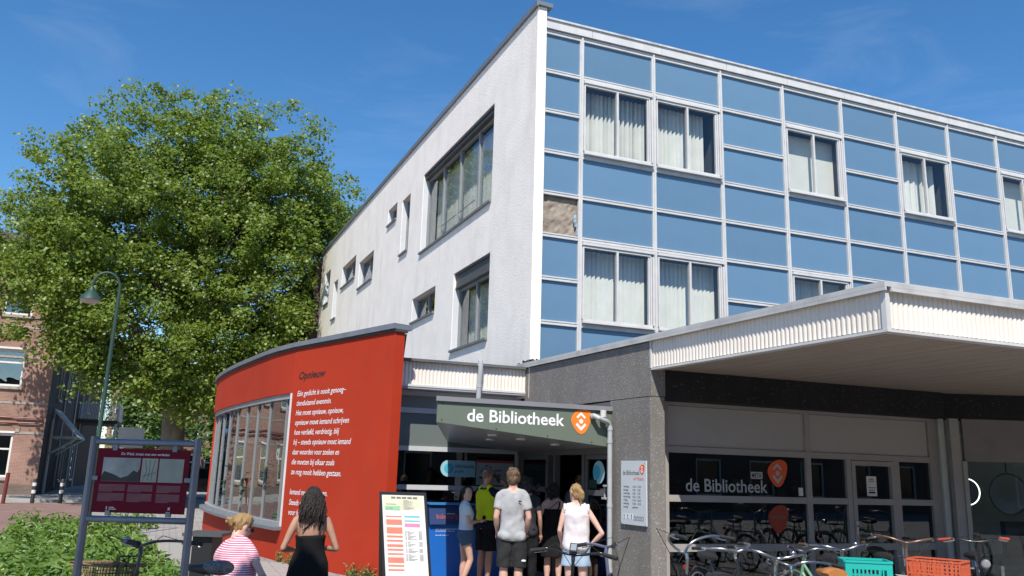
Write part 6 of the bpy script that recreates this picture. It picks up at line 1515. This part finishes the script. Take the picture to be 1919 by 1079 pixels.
        capsule(b, hip[k], kn[k], .085 * (1.03 if f else 1), .055, .004); capsule(b, kn[k], an[k], .053, .036, .012)
        fd = V(pose.get('foot', (0, 1, 0))).normalized(); b.tube([an[k] - fd * .03 + V((0, 0, -.045)), an[k] + fd * .06 + V((0, 0, -.045)), an[k] + fd * .17 + V((0, 0, -.06))], [.038, .038, .024], 10); b.ball(an[k], .038)
    sc = lambda bb: [setattr(bb, 'v', [(p[0] * s, p[1] * s, p[2] * s) for p in bb.v]), bb][1]
    body = put('body', remesh(sc(b), .0115, 3, 'body'), skin, root, True, local=True)
    def E(bb, n, m, vox=None, it=2):
        me = remesh(sc(bb), vox, it, n) if vox else sc(bb).mesh(n)
        if n in ('shirt', 'shorts', 'trousers', 'dress', 'safety_vest'): ruffle(me, .009 if n != 'dress' else .011, (11, 11, 7) if n != 'dress' else (15, 15, 3.5), len(label))
        if n == 'hair' and vox: ruffle(me, .011, (30, 30, 13), len(label)); ruffle(me, .004, (85, 85, 22), len(label) + 3)
        return put(n, me, m, root, True, local=True)
    # ---- face
    e = MB(); [e.ball(HL(sg * .031, .083, .012), .013, .009, .007) for sg in (-1, 1)]; E(e, 'eyes', mat('eye_dark', (.03, .02, .015), .2))
    e = MB(); e.ball(HL(0, .094, -.064), .022, .006, .006); E(e, 'lips', mat('lip', (.42, .15, .13), .5))
    # ---- clothes
    for w in wear:
        k = w[0]; m = w[1]; o = w[2] if len(w) > 2 else {}
        c = MB()
        if k == 'shirt':
            torso(c, o.get('hem', .88), o.get('top', 1.455), o.get('fit', 1.06), o.get('add', .014), boxy=o.get('boxy', 0))
            if o.get('hem', .88) < .93: [c.ball(T((sg * .078, -.042, .90)), .112, .104, .085) for sg in (-1, 1)]
            for sg in (-1, 1): c.tube([T((sg * .04, -.015, 1.462)), T((sg * .11, -.012, 1.43)), T((sg * sw, -.004, 1.395))], [.055, .066, .066 * af], 12)
            if o.get('sleeve', .5) > 0:
                for q in 'lr':
                    e_ = sh[q].lerp(el[q], o.get('sleeve', .5)); c.tube([sh[q], sh[q].lerp(e_, .5), e_], [.07 * af, .068 * af, o.get('cuff', .066) * af], 14); c.ball(sh[q], .069 * af)
            if f and o.get('bust', 1): [c.ball(T((sg * .065, .078, 1.262)), .068, .06, .065) for sg in (-1, 1)]
            E(c, o.get('name', 'shirt'), m, .0125, 3)
        elif k == 'frill':
            for q in 'lr':
                for i in range(10):
                    a = i / 9 * 4.2 - 2.1; ctr = sh[q] + V((0, math.sin(a) * .06, .02 + math.cos(a) * .055)); c.ball(ctr, .02, .016, .022, 8, 6)
            E(c, 'sleeve_frill', m)
        elif k == 'shorts':
            torso(c, .855, o.get('waist', .99), 1.05, .018); [c.ball(T((sg * .085, -.04, .88)), .092, .088, .085) for sg in (-1, 1)]
            for q in 'lr':
                e_ = hip[q].lerp(kn[q], o.get('len', .8)); c.tube([hip[q] + V((0, 0, .03)), hip[q].lerp(e_, .5), e_], [.108, .103, o.get('leg', .098)], 16)
            E(c, o.get('name', 'shorts'), m, .0125, 2)
        elif k == 'trousers':
            torso(c, .855, .995, 1.04, .014); [c.ball(T((sg * .085, -.045, .90)), .098, .095, .10) for sg in (-1, 1)]
            for q in 'lr': capsule(c, hip[q], kn[q], .105, .078, .003); capsule(c, kn[q], an[q] + V((0, 0, .02)), .078, .062, .004)
            E(c, 'trousers', m, .0125, 2)
        elif k == 'dress':
            hem = o.get('hem', .45); rings = []
            for i in range(14):
                t_ = i / 13; zz = o.get('top', 1.30) + (hem - o.get('top', 1.30)) * t_
                if zz > .92: rx = float(np.interp(zz, [q[0] for q in tor], [q[1] for q in tor])) * 1.05 + .014 + .03 * t_; ry = float(np.interp(zz, [q[0] for q in tor], [q[2] for q in tor])) * 1.08 + .016 + .03 * t_
                else: rx = .20 + o.get('flare', .10) * (.92 - zz) / .5; ry = .165 + o.get('flare', .10) * (.92 - zz) / .5
                rings.append((T((0, .003, zz)) if zz > .92 else V((0, .003, zz)), V((1, 0, 0)), V((0, 1, 0)), rx, ry))
            c.loft(rings, 28)
            [c.ball(T((sg * .065, .078, 1.262)), .068, .06, .065) for sg in (-1, 1)]
            E(c, 'dress', m, .014, 2)
            st = MB()
            if o.get('cross'):
                st.tube([T((-.10, -.10, 1.29)), T((-.02, -.105, 1.36)), T((.075, -.075, 1.435)), T((.085, .0, 1.475)), T((.08, .09, 1.33))], .011, 6, flat=.5); st.tube([T((.075, -.11, 1.29)), T((.10, -.095, 1.37)), T((.105, -.06, 1.44)), T((.10, .0, 1.465)), T((.09, .09, 1.33))], .011, 6, flat=.5)
            else:
                for sg in (-1, 1): st.tube([T((sg * .075, -.11, 1.28)), T((sg * .09, -.09, 1.38)), T((sg * .095, -.03, 1.45)), T((sg * .09, .05, 1.42)), T((sg * .08, .11, 1.29))], .014, 6, flat=.5)
            E(st, 'straps', m)
        elif k == 'vest':
            torso(c, o.get('hem', .95), 1.44, 1.10, .024); [c.tube([T((sg * .05, -.015, 1.47)), T((sg * .12, -.012, 1.43))], [.055, .07], 12) for sg in (-1, 1)]; E(c, 'safety_vest', m, .013, 2)
        elif k == 'sunglasses':
            [c.ball(HL(sg * .034, .094, .014), .028, .008, .019) for sg in (-1, 1)]; c.tube([HL(-.07, .0, .02), HL(-.068, .08, .018), HL(0, .1, .018), HL(.068, .08, .018), HL(.07, .0, .02)], .004, 6); E(c, 'sunglasses', m)
        elif k == 'shoes':
            fd = V(pose.get('foot', (0, 1, 0))).normalized()
            for q in 'lr': c2 = MB(); c2.tube([an[q] - fd * .06 + V((0, 0, -.045)), an[q] + fd * .04 + V((0, 0, -.04)), an[q] + fd * .13 + V((0, 0, -.05)), an[q] + fd * .205 + V((0, 0, -.056))], [.036, .046, .042, .026], 12); E(c2, 'shoe', m, .012, 1)
        elif k == 'patch':   # small printed mark on cloth
            (px_, py_, pz_), sx_, sz_ = o['at'], o['sx'], o['sz']; c.ball(T((px_, py_, pz_)), sx_, .006, sz_, 10, 6); E(c, 'printed_mark', m)
        elif k == 'bag':
            c.ball(V(o['at']), .12, .06, .13, 14, 10); c.tube([V(o['at']) + V((0, 0, .12)), T((.0, -.12, 1.2)), T((-.1, -.05, 1.46))], .012, 6); E(c, 'bag', m, .012, 2)
        elif k == 'held':
            a, d_ = V(o['at']), V(o['dir']).normalized(); c.tube([a - d_ * .055, a - d_ * .045, a + d_ * .05, a + d_ * .06], [.026, .032, .032, .026], 14); E(c, o.get('name', 'can'), m)
    # ---- hair
    if hair:
        st_, hm = hair; c = MB(); rr = random.Random(hash(label) % 1000 if False else len(label))
        if st_ == 'shaved': c.ball(HL(0, -.018, .038), .0745 * hs, .088 * hs, .082 * hs); E(c, 'hair', hm, .008, 1)
        else:
            c.ball(HL(0, -.016, .045), .083 * hs, .096 * hs, .084 * hs); c.ball(HL(0, -.045, .0), .078 * hs, .064 * hs, .095 if st_ != 'bob' else .13)
            for sg in (-1, 1): c.ball(HL(sg * .06, -.012, .02), .024, .05, .05 if st_ in ('short',) else .06)
            if st_ == 'short':
                for _ in range(60):
                    a = rr.uniform(0, 6.28); t_ = rr.uniform(.1, 1.0); p = HL(math.cos(a) * .07 * t_, -.016 + math.sin(a) * .085 * t_, .05 + .07 * math.sqrt(max(0, 1 - t_ * t_))); q = p + V((rr.gauss(0, .02), rr.gauss(0, .02), .012)); c.tube([p, q], [.014, .006], 6)
            if st_ == 'bun': c.ball(HL(0, -.115, -.01), .05, .045, .05); [c.ball(HL(rr.gauss(0, .03), -.12 + rr.gauss(0, .02), -.01 + rr.gauss(0, .03)), .02) for _ in range(8)]
            if st_ == 'ponytail': c.tube([HL(0, -.10, .03), HL(0, -.135, .0), HL(0, -.13, -.06), HL(0, -.115, -.13)], [.028, .036, .034, .012], 12); 
            if st_ == 'longtail': c.tube([HL(0, -.09, .04), HL(-.03, -.12, -.05), HL(-.05, -.12, -.2), HL(-.06, -.11, -.38)], [.03, .04, .04, .012], 12)
            if st_ == 'bob': c.ball(HL(0, -.03, -.03), .105, .095, .125); [c.ball(HL(rr.gauss(0, .055), -.04 + rr.gauss(0, .035), -.05 + rr.gauss(0, .055)), .035) for _ in range(26)]
            if st_ == 'long':
                for i in range(240):
                    a = R(rr.uniform(150, 390)) ; r0 = rr.uniform(.75, 1.05); x0, y0 = math.cos(a) * .088 * r0, -.02 + math.sin(a) * .085 * r0
                    L = rr.uniform(.20, .32); ph = rr.uniform(0, 6); am = rr.uniform(.005, .016); pts = [HL(x0 * .55, -.02 + (y0 + .02) * .55, .10), HL(x0, y0, .04)]
                    for j in range(1, 9):
                        t_ = j / 8; pts.append(HL(x0 * (1.06 + .45 * t_) + am * math.sin(ph + t_ * 9), min(y0, .02) * 1.0 - .045 * math.sin(t_ * 2.2) + am * math.cos(ph + t_ * 8), .04 - L * t_))
                    c.tube(pts, [.009] * 7 + [.007, .005, .002], 5)
                E(c, 'hair', hm)
            else: E(c, 'hair', hm, .0095, 1)
    return root
HB1 = hair_mat('brown_hair', (.085, .05, .028), (.16, .10, .055)); HBK = hair_mat('black_hair', (.008, .007, .007), (.02, .016, .014)); HBL = hair_mat('blond_hair', (.26, .15, .06), (.42, .27, .12)); HDB = hair_mat('dark_brown_hair', (.010, .006, .005), (.026, .017, .012)); HST = mat('stubble', (.20, .13, .10), .7, .2, 60)
GREYC = cloth('grey_jersey', (.38, .385, .395)); BLKC = cloth('black_cloth', (.011, .011, .012)); DKS = cloth('charcoal_shorts', (.030, .030, .032)); WHC = cloth('white_blouse', (.70, .645, .66)); DEN = cloth('light_denim', (.33, .43, .54)); DEN2 = cloth('mid_denim', (.075, .125, .20)); WHT = cloth('white_tee', (.62, .70, .74)); YLW = cloth('hi_vis_yellow', (.62, .72, .02)); NVY = cloth('navy_shirt', (.012, .014, .03)); TRS = cloth('dark_trousers', (.035, .034, .034)); STR = stripe_mat('striped_jersey', (.66, .58, .61), (.55, .08, .16), 17)
WSH = cloth('white_shoe', (.55, .55, .55)); DSH = cloth('dark_shoe', (.03, .03, .03)); SUNG = mat('sunglass_black', (.01, .01, .011), .12, .05)
person('young man in grey T-shirt and black shorts seen from behind', 4.22, 10.44, -18, 1.74, 'm', SK1, dict(slim=.85, elbow_l=(-.215, -.03, 1.14), wrist_l=(-.185, .10, .93), elbow_r=(.215, -.03, 1.14), wrist_r=(.185, .10, .93)),
       [('shirt', GREYC, dict(sleeve=.62, hem=.84, fit=1.06, add=.018, boxy=.136)), ('shorts', DKS, dict(len=.98, leg=.104, waist=.97)), ('shoes', WSH), ('patch', BLKC, dict(at=(.085, -.128, 1.345), sx=.022, sz=.010)), ('patch', WHITEP, dict(at=(.155, -.085, .60), sx=.03, sz=.014))], ('short', HB1))
person('woman in white frilled top and denim shorts with one hand on her hip', 4.84, 9.81, -24, 1.57, 'f', SK3, dict(elbow_r=(.36, -.08, 1.10), wrist_r=(.20, .02, .93), hand_r=(-.5, .5, -.6), elbow_l=(-.235, -.02, 1.12), wrist_l=(-.20, .14, .94), hyaw=38, twist=-4),
       [('shirt', WHC, dict(sleeve=0, hem=.87, fit=1.08, add=.022, boxy=.155)), ('frill', WHC), ('shorts', DEN, dict(len=.62, leg=.118, waist=.97)), ('shoes', WSH)], ('ponytail', HBL))
person('woman in black strappy dress with black bobbed hair by the open door', 5.56, 12.06, -26, 1.56, 'f', SK3, dict(elbow_l=(-.24, -.02, 1.14), wrist_l=(-.22, .08, .90)), [('dress', BLKC, dict(hem=.52, top=1.31, flare=.04, cross=True)), ('shoes', DSH)], ('bob', HBK))
person('girl in pale tee and denim shorts looking back at the viewer', 4.20, 12.27, -98, 1.47, 'f', SK1, dict(hyaw=-58, hpitch=2, elbow_l=(-.20, .02, 1.13), wrist_l=(-.10, .26, 1.15), elbow_r=(.20, .03, 1.13), wrist_r=(.06, .25, 1.16), knee_r=(.09, .10, .50), ankle_r=(.10, -.06, .10)),
       [('shirt', WHT, dict(sleeve=.5, hem=1.0, bust=0)), ('shorts', DEN2, dict(len=.34, leg=.108, waist=1.0)), ('shoes', WSH), ('held', BLKC, dict(at=(-.02, .34, 1.19), dir=(.2, .1, 1), name='phone'))], ('longtail', HDB))
person('shaven man in yellow safety vest drinking from a dark can', 4.63, 12.55, -72, 1.74, 'm', SK2, dict(elbow_r=(.27, .20, 1.33), wrist_r=(.09, .30, 1.52), hand_r=(-.4, -.5, .6), elbow_l=(-.24, .02, 1.13), wrist_l=(-.17, .2, 1.02)),
       [('shirt', NVY, dict(sleeve=.72, hem=.86, fit=1.1, add=.016)), ('vest', YLW, dict(hem=.98)), ('shorts', BLKC, dict(len=.95, leg=.11)), ('shoes', DSH), ('sunglasses', SUNG), ('held', BLKP, dict(at=(.03, .20, 1.60), dir=(0, -.5, .8)))], ('shaved', HST))
person('woman in black strappy dress with long dark wavy hair in the foreground', 1.30, 8.30, -6, 1.51, 'f', SK2, dict(elbow_l=(-.285, -.04, 1.10), wrist_l=(-.14, .22, 1.06), elbow_r=(.285, -.04, 1.10), wrist_r=(.14, .22, 1.08), hpitch=18),
       [('dress', BLKC, dict(hem=.25, top=1.24, flare=.07, cross=True)), ('shoes', DSH)], ('long', HDB))
person('seated woman in red striped T-shirt and dark trousers with blond bun', .645, 8.32, -58, 1.70, 'f', SK3, dict(pelvis=(0, 0, .535), fwd=14, side=-22, hyaw=0, hpitch=18, hroll=18, knee_l=(-.10, .44, .52), ankle_l=(-.10, .42, .09), knee_r=(.14, .45, .53), ankle_r=(.16, .44, .09), elbow_r=(.27, .10, .76), wrist_r=(.14, .29, .62), elbow_l=(-.18, .22, .74), wrist_l=(-.06, .36, .62)),
       [('shirt', STR, dict(sleeve=.62, hem=.86, fit=1.22, add=.03, boxy=.16)), ('trousers', TRS), ('shoes', WSH), ('sunglasses', SUNG)], ('bun', HBL))
person('dark haired person hidden behind the young man in grey', 4.98, 11.75, -30, 1.64, 'f', SK2, None, [('shirt', cloth('dark_blouse', (.03, .03, .035)), dict(sleeve=.6)), ('trousers', BLKC), ('shoes', DSH)], ('bob', HBK))
person('person in pale blue shirt standing inside the dark doorway', 6.50, 13.05, 150, 1.70, 'm', SK2, None, [('shirt', cloth('pale_blue_shirt', (.25, .32, .42)), dict(sleeve=.6)), ('trousers', BLKC), ('shoes', DSH)], ('short', HBK))
